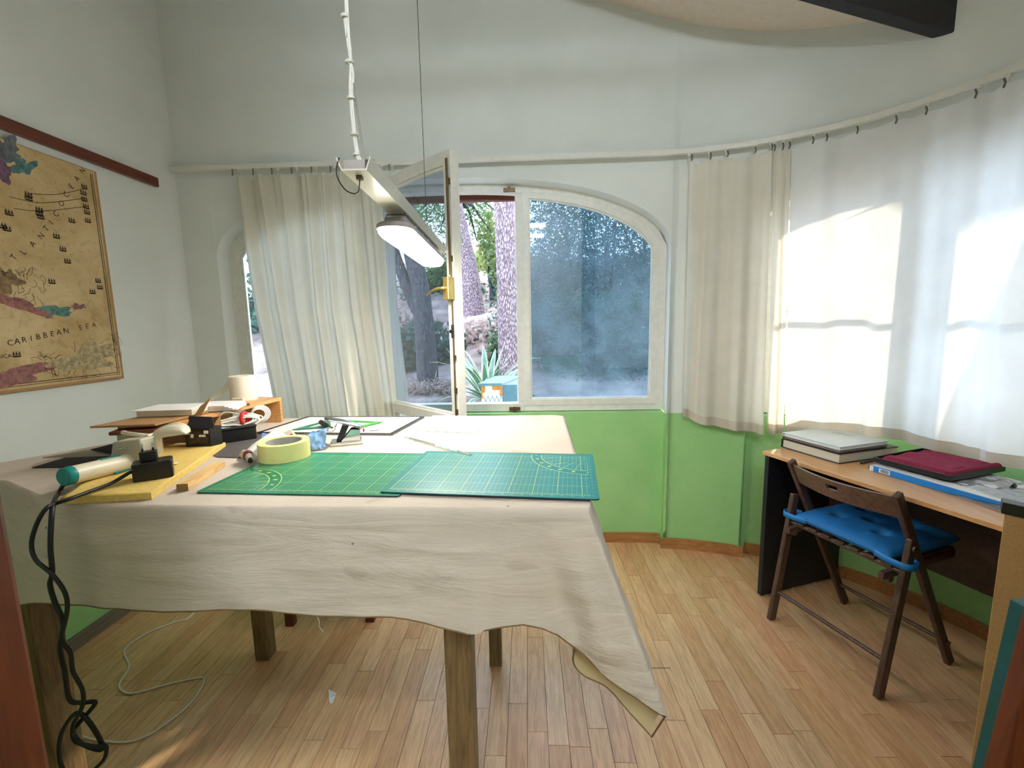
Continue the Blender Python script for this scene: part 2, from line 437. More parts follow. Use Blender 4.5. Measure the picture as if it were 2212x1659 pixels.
def mat_grid(name, rgb, W=0.45, D=0.30, margin=0.017, corner=(0, 0), sgn=(1, 1)):
    """self-healing mat print: 1 cm lines, 5 cm lines, protractor arcs in one corner (object coords)"""
    mt, b, n = base_mat(name, srgb(*rgb), 0.32)
    sep = n.new('ShaderNodeSeparateXYZ'); n.link(n.new('ShaderNodeTexCoord').outputs['Object'], sep.inputs[0])
    X = n.math('SUBTRACT', sep.outputs[0], margin); Y = n.math('SUBTRACT', sep.outputs[1], margin)
    W2 = W - 2 * margin; D2 = D - 2 * margin
    def lines(v, step, wd):
        a = n.math('ABSOLUTE', n.math('SUBTRACT', n.math('FRACT', n.math('ADD', n.math('DIVIDE', v, step), 0.5)), 0.5))
        return n.math('LESS_THAN', a, wd / step / 2)
    inb = n.math('MULTIPLY', n.math('MULTIPLY', n.math('GREATER_THAN', X, -0.0006), n.math('LESS_THAN', X, W2 + 0.0006)),
                 n.math('MULTIPLY', n.math('GREATER_THAN', Y, -0.0006), n.math('LESS_THAN', Y, D2 + 0.0006)))
    fine = n.math('MULTIPLY', n.math('MAXIMUM', lines(X, 0.01, 0.0007), lines(Y, 0.01, 0.0007)), inb)
    bold = n.math('MULTIPLY', n.math('MAXIMUM', lines(X, 0.05, 0.0012), lines(Y, 0.05, 0.0012)), inb)
    cx = 0.0 if corner[0] == 0 else W2; cy = 0.0 if corner[1] == 0 else D2
    dx = n.math('SUBTRACT', X, cx); dy = n.math('SUBTRACT', Y, cy)
    r = n.math('SQRT', n.math('ADD', n.math('MULTIPLY', dx, dx), n.math('MULTIPLY', dy, dy)))
    arc = n.math('MAXIMUM', n.math('LESS_THAN', n.math('ABSOLUTE', n.math('SUBTRACT', r, 0.116)), 0.0009), n.math('LESS_THAN', n.math('ABSOLUTE', n.math('SUBTRACT', r, 0.141)), 0.0009))
    band = n.math('MULTIPLY', n.math('GREATER_THAN', r, 0.117), n.math('LESS_THAN', r, 0.140))
    ang = n.math('ARCTAN2', n.math('ABSOLUTE', dy), n.math('ABSOLUTE', dx))
    tick = n.math('MULTIPLY', n.math('LESS_THAN', n.math('ABSOLUTE', n.math('SUBTRACT', n.math('FRACT', n.math('ADD', n.math('DIVIDE', ang, PI / 12), 0.5)), 0.5)), 0.06), n.math('MULTIPLY', n.math('GREATER_THAN', r, 0.125), n.math('LESS_THAN', r, 0.132)))
    rad = n.math('MULTIPLY', n.math('LESS_THAN', n.math('ABSOLUTE', n.math('SUBTRACT', n.math('FRACT', n.math('ADD', n.math('DIVIDE', ang, PI / 12), 0.5)), 0.5)), 0.0025 / (PI / 12) * 2), n.math('LESS_THAN', r, 0.116))
    arc = n.math('MULTIPLY', n.math('MAXIMUM', n.math('MAXIMUM', arc, tick), rad), inb)
    nb = n.math('SUBTRACT', 1.0, band)
    wear = n.noise(9, None, 4)
    basec = n.mix(wear, tuple(c * 0.85 for c in srgb(*rgb)[:3]) + (1,), srgb(*rgb))
    c1 = n.mix(n.math('MULTIPLY', n.math('MULTIPLY', fine, nb), 0.42), basec, srgb(170, 220, 170))
    c2 = n.mix(n.math('MULTIPLY', n.math('MULTIPLY', bold, nb), 0.75), c1, srgb(196, 216, 120))
    c3 = n.mix(n.math('MULTIPLY', arc, 0.85), c2, srgb(206, 216, 110))
    # ruler ticks just inside the frame
    e = n.math('MULTIPLY', n.math('MULTIPLY', n.math('LESS_THAN', n.math('ABSOLUTE', n.math('SUBTRACT', Y, 0.003)), 0.003), lines(X, 0.005, 0.0009)), inb)
    c4 = n.mix(n.math('MULTIPLY', e, 0.7), c3, srgb(206, 216, 110))
    n.link(c4, b.inputs['Base Color'])
    return mt
M_mat1 = mat_grid('cutting_mat_green', (14, 128, 92), corner=(0, 0))
M_mat2 = mat_grid('cutting_mat_teal', (10, 124, 112), corner=(1, 1))
M_matedge = mat('mat_underside', (20, 34, 48), 0.5, var=0.05)

# ------------------------------------------------------------------ room plan
WALL = [(-1.93, 2.495), (-1.0, 2.495), (0.0, 2.495), (.66, 2.495), (.9, 2.475), (1.12, 2.415), (1.31, 2.325), (1.465, 2.225), (1.59, 2.115),
        (1.685, 1.995), (1.76, 1.865), (1.815, 1.735), (1.865, 1.5), (1.89, 1.25), (1.9, .3), (1.9, 0.0)]
WALL = [Vector((a, b, 0)) for a, b in WALL]
WS = [0.0]
for p, q in zip(WALL, WALL[1:]): WS.append(WS[-1] + (q - p).length)
def wall_raw(s):
    for i in range(len(WS) - 1):
        if s <= WS[i + 1] or i == len(WS) - 2:
            return WALL[i].lerp(WALL[i + 1], (s - WS[i]) / (WS[i + 1] - WS[i]))
def wall_dir(s, h=0.05):
    return (wall_raw(min(s + h, WS[-1])) - wall_raw(max(s - h, 0.0))).normalized()
def wall_pt(s, off=0.0, z=0.0):
    """off > 0 : into the wall (outwards), off < 0 : into the room"""
    d = wall_dir(s); p = wall_raw(s) + Vector((-d.y, d.x, 0)) * off
    return Vector((p.x, p.y, z))
CEIL = lambda x: 3.09 - 0.31 * x
def arch(s, s0, s1, zs, zp, e=2.5):
    u = abs((s - (s0 + s1) / 2) / ((s1 - s0) / 2)); u = min(u, 1.0)
    return zs + (zp - zs) * (1 - u ** e) ** (1 / 1.9)
W1 = (0.19, 2.72, 1.74, 2.12); W2_ = (3.135, 4.86, 1.78, 1.985)
def arch1(s): return arch(s, *W1)
def arch2(s): return arch(s, *W2_, 3.2)

def build_back_wall():
    mb = MB()
    ss = sorted(set([round(i * 0.06, 3) for i in range(int(WS[-1] / 0.06) + 1)] + [WS[-1], W1[0], W1[1], W2_[0], W2_[1]] +
                    [W1[0] + d for d in (.004, .012, .03)] + [W1[1] - d for d in (.004, .012, .03)] + [W2_[0] + d for d in (.004, .012, .03)] + [W2_[1] - d for d in (.004, .012, .03)]))
    RD = 0.105; AD = 0.06
    for a, b in zip(ss, ss[1:]):
        mid = (a + b) / 2
        o = None
        if W1[0] < mid < W1[1]: o = arch1
        elif W2_[0] < mid < W2_[1]: o = arch2
        def quad(p, q, r, s_): mb.add([p, q, r, s_], [(0, 1, 2, 3)])
        pa, pb = wall_pt(a), wall_pt(b)
        if o is None:
            quad(pa, pb, wall_pt(b, 0, CEIL(pb.x) + .05), wall_pt(a, 0, CEIL(pa.x) + .05))
        else:
            za, zb = o(a), o(b)
            quad(wall_pt(a, 0, za), wall_pt(b, 0, zb), wall_pt(b, 0, CEIL(pb.x) + .05), wall_pt(a, 0, CEIL(pa.x) + .05))
            # rounded arris + reveal
            quad(wall_pt(a, 0, za), wall_pt(a, RD + .14, za - .004), wall_pt(b, RD + .14, zb - .004), wall_pt(b, 0, zb))
            quad(wall_pt(a, AD, 0), wall_pt(b, AD, 0), wall_pt(b, AD, .805), wall_pt(a, AD, .805))
            quad(wall_pt(a, AD, .805), wall_pt(b, AD, .805), wall_pt(b, RD + .14, .818), wall_pt(a, RD + .14, .818))
    for (s0, s1, zs, zp) in (W1, W2_):
        for s in (s0, s1):
            mb.add([wall_pt(s, 0, 0), wall_pt(s, AD, 0), wall_pt(s, AD, .805), wall_pt(s, 0, .805)], [(0, 1, 2, 3)])
            mb.add([wall_pt(s, 0, .805), wall_pt(s, RD + .14, .818), wall_pt(s, RD + .14, zs), wall_pt(s, 0, zs)], [(0, 1, 2, 3)])
    import bmesh
    o = mb.build('wall_back', M_wall, fix=False)
    bm = bmesh.new(); bm.from_mesh(o.data); bmesh.ops.remove_doubles(bm, verts=bm.verts, dist=0.0008); bm.to_mesh(o.data); bm.free()
    for p_ in o.data.polygons: p_.use_smooth = True
    o.data.set_sharp_from_angle(angle=math.radians(28))
    return struct(o)
build_back_wall()
mb = MB(); mb.add([(-1.93, 2.495, 0), (-1.93, -2.2, 0), (-1.93, -2.2, CEIL(-1.93) + .05), (-1.93, 2.495, CEIL(-1.93) + .05)], [(0, 1, 2, 3)])
struct(mb.build('wall_left', M_wall))
mb = MB()
mb.box((-1.93, .12, 0), (-.60, .34, 3.8)); mb.box((.70, .12, 0), (1.9, .34, 3.0)); struct(mb.build('wall_front', M_wall))
mb = MB(); mb.box((-2.0, -2.3, 0), (2.6, -2.2, 3.9)); struct(mb.build('wall_rear', M_wall))
mb = MB(); mb.box((1.9, -2.2, 0), (2.0, 0.14, 3.0)); struct(mb.build('wall_right', M_wall))
mb = MB(); mb.prism([(-2.3, -2.4, CEIL(-2.3)), (2.5, -2.4, CEIL(2.5)), (2.5, 2.95, CEIL(2.5)), (-2.3, 2.95, CEIL(-2.3))], (0, 0, .12)); struct(mb.build('ceiling', M_ceil))

# floor: bed plus laminate strips running towards the window wall
mb = MB(); mb.box((-2.0, -2.3, -.10), (2.1, 2.62, -.006))
floor = struct(mb.build('floor', M_base))
mb = MB(); mb.box((-1.93, -2.2, -.006), (1.9, .45, 0)); mb.build('threshold_boards', M_floor, floor)
rf = random.Random(3); unit = None
col_w = 0.066; x = -1.93; k = 0; nstrip = 0
while x < 1.96 and nstrip < 299:
    y = 0.45 + [0.0, -0.22, -0.1][k % 3] * 0
    first = rf.uniform(.12, .5)
    while y < 2.55:
        L = first if y < .46 else rf.uniform(.42, .74)
        y1 = min(y + L, 2.56)
        if 2.56 - y1 < .1: y1 = 2.56
        if unit is None:
            u = MB(); u.add([(-.5, 0, 0), (.5, 0, 0), (.5, 1, 0), (-.5, 1, 0), (-.49, .0015, .005), (.49, .0015, .005), (.49, .9985, .005), (-.49, .9985, .005)],
                            [(4, 5, 6, 7), (0, 1, 5, 4), (1, 2, 6, 5), (2, 3, 7, 6), (3, 0, 4, 7)])
            st = u.build('floor_strip', M_floor, floor, fix=False); unit = st.data
        else:
            st = bpy.data.objects.new('floor_strip', unit); C.objects.link(st); st.parent = floor
        st.location = (x + col_w / 2, y, -.005); st.scale = (col_w - .0004, y1 - y - .0004, 1)
        nstrip += 1; y = y1
    x += col_w; k += 1

# baseboards
def base_run(name, s0, s1, off, mt, h=.062, t=.016, step=.08):
    n_ = max(1, int((s1 - s0) / step)); mb = MB()
    for i in range(n_):
        a = lerp(s0, s1, i / n_); b = lerp(s0, s1, (i + 1) / n_)
        p = [wall_pt(a, off), wall_pt(b, off), wall_pt(b, off - t), wall_pt(a, off - t)]
        mb.prism(p, (0, 0, h))
    return struct(mb.build(name, mt, bevel=.001))
base_run('baseboard_back', W1[0], W1[1] - .01, .06, M_base)
base_run('baseboard_pier', W1[1] - .016, W2_[0] + .016, 0.0, M_base, step=.07)
base_run('baseboard_right', W2_[0] + .02, W2_[1], .06, M_base)
mb = MB(); mb.box((-1.93, .34, 0), (-1.912, 2.49, .06)); struct(mb.build('baseboard_left', M_basegrey, bevel=.003))

# ceiling beam, picture rail
bo = [Vector((1.753, 1.959, 2.422)), Vector((1.717, 2.018, 2.434))]
dirb = (Vector((1.119, 2.038, 2.628)) - Vector((1.717, 2.014, 2.443)))
dirb = Vector((-1, 0.02, .315))
e0 = [b - dirb * .16 for b in bo]; e1 = [b + dirb * 3.4 for b in bo]
mb = MB(); vs = [e0[0], e0[1], e1[1], e1[0]]; mb.prism(vs, (0, 0, .2)); bm_o = mb.build('ceiling_beam', M_beam, bevel=.006)
struct(bm_o)
mb = MB(); mb.box((-1.93, .4, 2.072), (-1.905, 2.345, 2.118)); struct(mb.build('trim_1', M_redwood, bevel=.003))
# red lintel edge outside the middle opening
mb = MB(); mb.box((-.86, 2.70, 2.052), (-.045, 2.73, 2.095)); struct(mb.build('trim_2', M_redwood))

# doorway the photo is taken through: left and right wooden jambs
mb = MB(); mb.box((-.66, .34, 0), (-.52, .40, 3.2)); mb.box((-.64, .1, 0), (-.57, .34, 3.2)); j = struct(mb.build('door_1', M_jamb, bevel=.006))
mb = MB(); mb.box((.60, .34, 0), (.74, .40, 2.9)); j = struct(mb.build('door_2', M_jamb, bevel=.006))

# ------------------------------------------------------------------ windows
def outline(x0, x1, zb, topf, n=18, dz=0.0, ins=0.0):
    pts = [(x0 + ins, zb + ins), (x1 - ins, zb + ins)]
    for i in range(n + 1):
        x_ = lerp(x1 - ins, x0 + ins, i / n); pts.append((x_, topf(lerp(x1, x0, i / n)) - ins + dz))
    return pts
top1 = lambda x_: arch1(x_ + 1.93)
FY = 2.60
win1 = thing('window_1', (-.475, FY, .82), 'wide arched white window with three sashes, middle one swung open', 'window')
win1['kind'] = 'structure'; del win1['category']; 
def Y(pts, y): return [Vector((a, y, b)) for a, b in pts]
X0, X1 = -1.74, .79
n_ = 48
mb = MB(); mb.ring(Y(outline(X0 - .01, X1 + .01, .812, top1, n_, .01), FY - .01), Y(outline(X0, X1, .815, top1, n_, 0, .042), FY - .01), (0, .07, 0))
mb.build('frame', M_frame, win1)
MX = (-.905, -.035)
for mx in MX:
    mb = MB(); mb.box((mx - .022, FY - .006, .83), (mx + .022, FY + .05, top1(mx) - .02)); mb.build('mullion', M_frame, win1, bevel=.003)
def sash(x0, x1, glassmat, gname='glass', y=FY):
    o = MB(); zb = .845
    o.ring(Y(outline(x0, x1, zb, top1, 20, -.035), y - .014), Y(outline(x0, x1, zb, top1, 20, -.035, .038), y - .014), (0, .04, 0))
    o.ring(Y(outline(x0, x1, zb, top1, 20, -.035, .034), y - .004), Y(outline(x0, x1, zb, top1, 20, -.035, .046), y - .004), (0, .012, 0))
    so = o.build('sash', M_frame, win1, bevel=.002)
    g = MB(); pts = Y(outline(x0, x1, zb, top1, 20, -.035, .040), y + .012); g.add(pts, [tuple(range(len(pts)))])
    go = g.build(gname, glassmat, win1); go.parent = so; go.matrix_parent_inverse = Matrix.Identity(4)
    return so
sash(-.018, .76, M_glass_dirty); sash(-1.71, -.925, M_glass)
# latch keepers of the missing (opened) sash
for px, py in ((1100, 410), (1112, 883)):
    p = at(px, py, y=FY - .02); mb = MB(); mb.box((p.x - .033, FY - .026, p.z - .010), (p.x + .033, FY - .008, p.z + .010)); mb.box((p.x - .008, FY - .034, p.z - .013), (p.x + .008, FY - .02, p.z + .013))
    mb.build('latch_keeper', M_bronze, win1)
# open middle sash
H0 = Vector((-.872, 2.555, 0)); F0 = Vector((-.300, 2.0, 0)); du = (F0 - H0).normalized(); dn = Vector((-du.y, du.x, 0))
if dn.y > 0: dn = -dn                                     # inner face, towards the room
SW = (F0 - H0).length
def S3(a, z, d=0.0): p = H0 + du * a + dn * d; return Vector((p.x, p.y, z))
topS = lambda a: top1(-.872 + a * .82 / SW)
def out3(ins, d):
    return [S3(a, z, d) for a, z in [(ins, .85 + ins), (SW - ins, .85 + ins)] + [(lerp(SW - ins, ins, i / 20), topS(lerp(SW, 0, i / 20)) - ins - .03) for i in range(21)]]
os_ = MB(); os_.ring(out3(0, -.02), out3(.055, -.02), dn * .045); os_.ring(out3(.05, -.002), out3(.066, -.002), dn * .018)
osash = os_.build('open_sash', M_frame, win1, bevel=.002)
g = MB(); pts = out3(.056, 0.0); g.add(pts, [tuple(range(len(pts)))])
def sub(o_, par): o_.parent = par; o_.matrix_parent_inverse = Matrix.Identity(4); return o_
sub(g.build('glass', M_glass_open, win1), osash)
rb = MB(); a_ = SW - .012
rb.tube([S3(a_, .90, .034), S3(a_, 2.04, .034)], .0035)
rb.tube([S3(a_ - .010, 2.04, .034), S3(a_ - .010, 1.55, .034)], .0025)
for z in (1.945, 1.62, 1.18, .93, 1.03): rb.box((-.007, -.004, -.012), (.007, .010, .012), Matrix.Translation(S3(a_, z, .030)) @ Matrix.Rotation(math.atan2(du.y, du.x), 4, 'Z'))
sub(rb.build('espagnolette_rod', M_bronze, win1), osash)
hm = Matrix.Translation(S3(a_ - .004, 1.49, .040)) @ Matrix.Rotation(math.atan2(du.y, du.x), 4, 'Z')
hb = MB(); hb.rbox((-.02, -.024, -.05), (.02, .012, .05), .006, hm)
sub(hb.build('lock_case', M_brass, win1), osash)
hl = MB(); p0 = S3(a_ - .004, 1.49, .06); hl.tube(smooth_path([p0, p0 + dn * .02, p0 + dn * .03 - du * .05 + Vector((0, 0, -.004)), p0 + dn * .026 - du * .115 + Vector((0, 0, -.022))], 5), [.008] * 5 + [.006] * 5 + [.005] * 6)
sub(hl.build('handle', M_brass, win1), osash)
hk = MB(); hk.lathe([(0, .004), (.008, .004), (.008, 0), (0, 0)], 16, Matrix.Translation(S3(a_, 1.30, .045)) @ dn.to_track_quat('Z', 'Y').to_matrix().to_4x4()); hk.box((-.006, -.004, -.03), (.006, .004, .03), Matrix.Translation(S3(a_, 1.30, .036)))
sub(hk.build('catch', M_blackpl, win1), osash)

# window 2: behind the right-hand curtains, follows the curved wall
win2 = bpy.data.objects.new('window_2', None); C.objects.link(win2); win2.location = wall_pt(4.0, .12, .82); win2['kind'] = 'structure'; win2['label'] = 'curved wall window behind the right curtains'
def W2pts(s0, s1, ins, zb, off, n=36):
    pts = [wall_pt(s0 + ins, off, zb + ins), wall_pt(s1 - ins, off, zb + ins)]
    for i in range(n + 1):
        s = lerp(s1, s0, i / n); s_i = lerp(s1 - ins, s0 + ins, i / n); pts.append(wall_pt(s_i, off, arch2(s) - ins - .0))
    return pts
mb = MB(); mb.prism([wall_pt(3.125, .10, .82), wall_pt(3.225, .10, .82), wall_pt(3.225, .17, .82), wall_pt(3.125, .17, .82)], (0, 0, 1.13)); mb.build('sun_filler', M_frame, win2)  # unseen filler board, added to stop sun reaching the cream curtain
for (a, b) in ((3.215, 3.72), (3.76, 4.28), (4.32, 4.865)):
    mb = MB(); A = W2pts(a, b, 0, .815, .12); B = W2pts(a, b, .05, .815, .12)
    mb.ring(A, B, wall_pt((a + b) / 2, .04) - wall_pt((a + b) / 2, 0)); fr = mb.build('frame', M_frame, win2)
    mb = MB(); pts = W2pts(a, b, .045, .815, .14)
    cen = sum(pts, Vector()) / len(pts); mb.add(pts + [cen], [(i, (i + 1) % len(pts), len(pts)) for i in range(len(pts))]); mb.build('glass', M_glass, win2)
    mb = MB(); zz = 1.38; mb.prism([wall_pt(a + .05, .125, zz), wall_pt(b - .05, .125, zz), wall_pt(b - .05, .145, zz), wall_pt(a + .05, .145, zz)], (0, 0, .022)); mb.build('glazing_bar', M_frame, win2)
for s in (3.74, 4.30):
    mb = MB(); mb.prism([wall_pt(s - .022, .10), wall_pt(s + .022, .10), wall_pt(s + .022, .16), wall_pt(s - .022, .16)], (0, 0, .01))
    mb = MB(); mb.prism([wall_pt(s - .022, .10, .82), wall_pt(s + .022, .10, .82), wall_pt(s + .022, .16, .82), wall_pt(s - .022, .16, .82)], (0, 0, arch2(s) - .82)); mb.build('mullion', M_frame, win2)

# ------------------------------------------------------------------ curtain rail and curtains
RZ = 2.19; RO = -.055
rail = MB(); ss = [0.02 + i * (5.2 / 90) for i in range(91)]
prof = [(-.010, -.010), (.010, -.010), (.010, .014), (-.010, .014)]
vs = []
for s in ss:
    for o_, z in prof: vs.append(wall_pt(s, RO + o_, RZ + z))
fs = [(4 * i + k, 4 * i + (k + 1) % 4, 4 * (i + 1) + (k + 1) % 4, 4 * (i + 1) + k) for i in range(90) for k in range(4)] + [(0, 1, 2, 3), (363, 362, 361, 360)]
rail.add(vs, fs); railo = rail.build('curtain_rail', M_white)
tag(railo, 'white curtain rail running along the whole window wall and its curve', 'curtain rail')
for s in (.06, .33, .62, .95, 1.25, 1.55, 1.86, 2.2, 2.5, 2.75, 3.03, 3.28, 3.6, 3.95):
    mb = MB(); p = wall_pt(s, RO + .004, RZ + .012); q = wall_pt(s, 0.0, RZ + .02)
    mb.bar(p + Vector((0, 0, .003)), q, .014, .006); mb.build('bracket', M_steel, railo)

def hook_mb(s):
    h = MB(); p = wall_pt(s, RO, RZ - .008)
    h.box((-.006, -.006, -.012), (.006, .006, 0), Matrix.Translation(p)); return h
def curtain(label, name, T, Bt, ztop, zbot, amp, folds, mt, hooks, hem=True, offs=-.072, seed=0, thick=0, bulge=0.0, nu=150, nv=26, mid=None, gather=1.0, fold2=0.35, hemh=.035, cornerz=None):
    t = thing(name, wall_pt((Bt[0] + Bt[1]) / 2, offs, ztop), label, 'curtain')
    rr = random.Random(seed)
    ph = [rr.uniform(0, 6.28) for _ in range(6)]
    def fn(u, v):
        s0 = interp(T if False else [(0, T[0]), (.5, mid[0] if mid else (T[0] + Bt[0]) / 2), (1, Bt[0])], v)
        s1 = interp([(0, T[1]), (.5, mid[1] if mid else (T[1] + Bt[1]) / 2), (1, Bt[1])], v)
        s = lerp(s0, s1, u)
        uu = u + .02 * math.sin(ph[0] + u * 9 + v * 2.2)
        f = math.sin(uu * folds * 2 * PI + ph[1]) + fold2 * math.sin(uu * folds * 4.7 * PI + ph[2] + v * 1.5) + .5 * nz(u * folds * .8, v * 1.2, seed)
        a = amp * (1.0 - .55 * v if gather > 1 else .75 + .45 * v)
        zb = interp(zbot, u) if isinstance(zbot, list) else zbot
        z = lerp(ztop, zb, v)
        if v < .06 and hooks:
            dmin = min(abs(s - h) for h in hooks); z -= min(dmin, .06) * .22 * (1 - v / .06)
        off = offs - a * (f + .6) * .5 - bulge * math.sin(PI * min(v, 1)) * (0.5 + u * .5)
        off = min(off, -.014)
        return wall_pt(s, off, z)
    mb = MB(); mb.grid(lambda u, v: fn(u, v), nu, nv); o = mb.build('fabric', mt, t, fix=False)
    if hem:
        h = MB(); h.grid(lambda u, v: fn(u, 1 - hemh + hemh * v) + (wall_pt(3, -.0016) - wall_pt(3, 0)) + (wall_pt(3, 0) - wall_pt(3, 0)), nu, 2)
        h.build('hem', M_hem, t, fix=False)
    for hs in hooks:
        h = hook_mb(hs); p = wall_pt(hs, RO, RZ - .018)
        h.tube([p, p + Vector((0, 0, -.022))], .0022, 6); h.build('glider', M_white, t)
        p = wall_pt(hs, min(offs, -.06) - amp * .9 - .004, RZ - .018); h = MB(); h.tube([p + Vector((0, 0, -.012)), p + Vector((.003, -.004, -.028)), p + Vector((0, -.002, -.044))], .0036, 6); h.build('hook', M_steel, t)
    return t
sL = lambda x_: x_ + 1.93
curtain('gathered off-white cotton curtain hanging left of the open sash', 'curtain', (sL(-1.53), sL(-.70)), (sL(-1.43), sL(-.655)), 2.142, .74,
        .058, 7.2, M_curtain, [sL(v) for v in (-1.53, -1.42, -1.32, -1.215, -1.11, -1.01, -.93, -.87, -.82, -.76, -.70)], seed=4, nu=240, gather=2, mid=(sL(-1.50), sL(-.70)), offs=-.060, hem=False, fold2=.5)
curtain('cream curtain panel right of the arched window, hem lifted at its left corner', 'curtain', (2.784, 3.180), (2.790, 3.212), 2.135, [(0, .812), (.25, .77), (.6, .748), (1, .738)],
        .03, 2.6, M_curtain_old, [2.784, 2.891, 2.969, 3.108, 3.178], seed=11, nu=100)
curtain('narrow folded cream curtain strip just right of the cream panel', 'curtain', (3.190, 3.262), (3.232, 3.312), 2.142, .742, .022, 1.2, M_curtain_old, [3.19, 3.225, 3.255], seed=5, nu=40, offs=-.064)
curtain('wide thin white curtain across the right window, glowing with daylight', 'curtain', (3.266, 4.62), (3.318, 4.72), 2.150, [(0, .735), (.05, .775), (.3, .79), (.5, .765), (1, .79)], .030, 6.0, M_sheer,
        [3.354, 3.406, 3.529, 3.675, 3.775, 3.93, 4.011, 4.2, 4.35, 4.5], seed=21, nu=200, offs=-.060, fold2=.3)

# ------------------------------------------------------------------ map on the left wall
MXW = -1.930
mapo = thing('wall_map', (MXW, 1.3, 1.57), 'large antique sea map on a thin board, left wall below the wood rail', 'map')
def map_mat():
    mt, b, n = base_mat('old_map_paper', rough=0.75)
    pos = n.new('ShaderNodeNewGeometry').outputs['Position']
    f = n.noise(3.2, pos, 7, 0.62, 0.5); c = n.ramp(f, [(0.25, srgb(150, 118, 74)), (0.42, srgb(190, 160, 108)), (0.6, srgb(216, 190, 142)), (0.8, srgb(190, 150, 96))])
    f2 = n.noise(60, pos, 4); c2 = n.mix(n.math('MULTIPLY', n.math('GREATER_THAN', f2, 0.6), 0.18), c, srgb(96, 68, 34))
    n.link(c2, b.inputs['Base Color']); return mt
M_map = map_mat()
MY0, MY1, MZ0, MZ1 = .55, 2.005, 1.108, 2.036
mb = MB(); mb.box((MXW + .002, MY0, MZ0), (MXW + .020, MY1, MZ1)); mb.build('board', M_card, mapo, bevel=.002)
mb = MB(); mb.box((MXW + .0195, MY0, MZ0 + .012), (MXW + .0212, MY1 - .012, MZ1 - .004)); mb.build('map_sheet', M_map, mapo)
def mp(px, py): v = at(px, py, x=MXW + .0216); return v
mx_ = MXW + .0218
mb = MB()
mb.box((mx_ - .001, MY0, MZ0 + .030), (mx_, MY1 - .030, MZ0 + .033)); mb.box((mx_ - .001, MY1 - .033, MZ0 + .03), (mx_, MY1 - .030, MZ1 - .02)); mb.box((mx_ - .001, MY0, MZ0 + .022), (mx_, MY1 - .022, MZ0 + .024)); mb.box((mx_ - .001, MY1 - .024, MZ0 + .022), (mx_, MY1 - .022, MZ1 - .015))
mb.build('printed_border', M_ink, mapo)
def blob(name, cx, cz, ry, rz, rgb, rot=0, seed=0, n=40, rough=.55):
    pts = []
    for i in range(n):
        a = 2 * PI * i / n; k = 1 + rough * nz(math.cos(a) * 2 + seed, math.sin(a) * 2, seed * 1.7) * 1.6 + .12 * nz(math.cos(a) * 8, math.sin(a) * 8, seed)
        y_ = ry * math.cos(a) * k; z_ = rz * math.sin(a) * k
        pts.append((mx_ - .0004 + .00002 * seed, cx + y_ * math.cos(rot) - z_ * math.sin(rot), cz + y_ * math.sin(rot) + z_ * math.cos(rot)))
    b = MB(); b.prism(pts, (.0005, 0, 0)); return b.build(name, mat('map_tint', rgb, .8, var=.25, scale=60), mapo)
def blob_px(name, px, py, rpx, rpz, rgb, rot=0, seed=0):
    c = mp(px, py); blob(name, c.y, c.z, rpx, rpz, rgb, rot, seed)
blob_px('printed_island', 115, 672, .062, .022, (96, 140, 128), .1, 1)
blob_px('printed_island', 40, 655, .12, .020, (168, 112, 104), -.35, 2)
blob_px('printed_island', 170, 662, .035, .010, (140, 104, 92), .1, 3)
blob_px('printed_coast', 25, 812, .13, .030, (160, 108, 100), .1, 4)
blob_px('printed_coast', 50, 360, .045, .02, (92, 132, 130), .6, 5)
blob_px('printed_coast', 2, 370, .04, .045, (120, 88, 112), .3, 6)
blob_px('printed_coast', 8, 322, .05, .04, (110, 116, 120), .3, 7)
blob_px('printed_coast', 10, 600, .05, .04, (150, 122, 84), -.5, 8)
blob_px('printed_coast', 190, 770, .14, .052, (184, 164, 122), .12, 9)
def letter_M(p, rot=0): return Matrix.Translation((mx_ + .0004, p.y, p.z)) @ Matrix.Rotation(PI / 2, 4, 'Z') @ Matrix.Rotation(PI / 2, 4, 'X') @ Matrix.Rotation(rot, 4, 'Z')
mb = MB()
for i, ch in enumerate('CARIBBEAN SEA'):
    t = i / 12; p = mp(lerp(22, 203, t), lerp(741, 702, t) ); lm = MB(); text_into(lm, ch, .030, letter_M(p)) if ch != ' ' else None; lm.v and lm.build('printed_letter', M_ink, mapo, fix=False)
for ch, px, py in (('A', 10, 590), ('T', 30, 556), ('L', 50, 545), ('A', 71, 527), ('N', 89, 510), ('T', 100, 494), ('I', 111, 481), ('C', 121, 463), ('O', 133, 440), ('C', 143, 421), ('E', 154, 403), ('A', 166, 386), ('N', 178, 369)):
    lm = MB(); text_into(lm, ch, .030, letter_M(mp(px, py), .9)); lm.build('printed_letter', M_ink, mapo, fix=False)
text_into(mb, 'SOUTH AMERICA', .020, letter_M(mp(-30, 772), 0))
for i, ch in enumerate('SOUTHAMERICA'):
    text_into(mb, ch, .014, letter_M(mp(lerp(100, 258, i / 11), lerp(802, 766, i / 11)), .2))
mb.build('map_lettering', M_ink, mapo, fix=False)['kind'] = 'stuff'
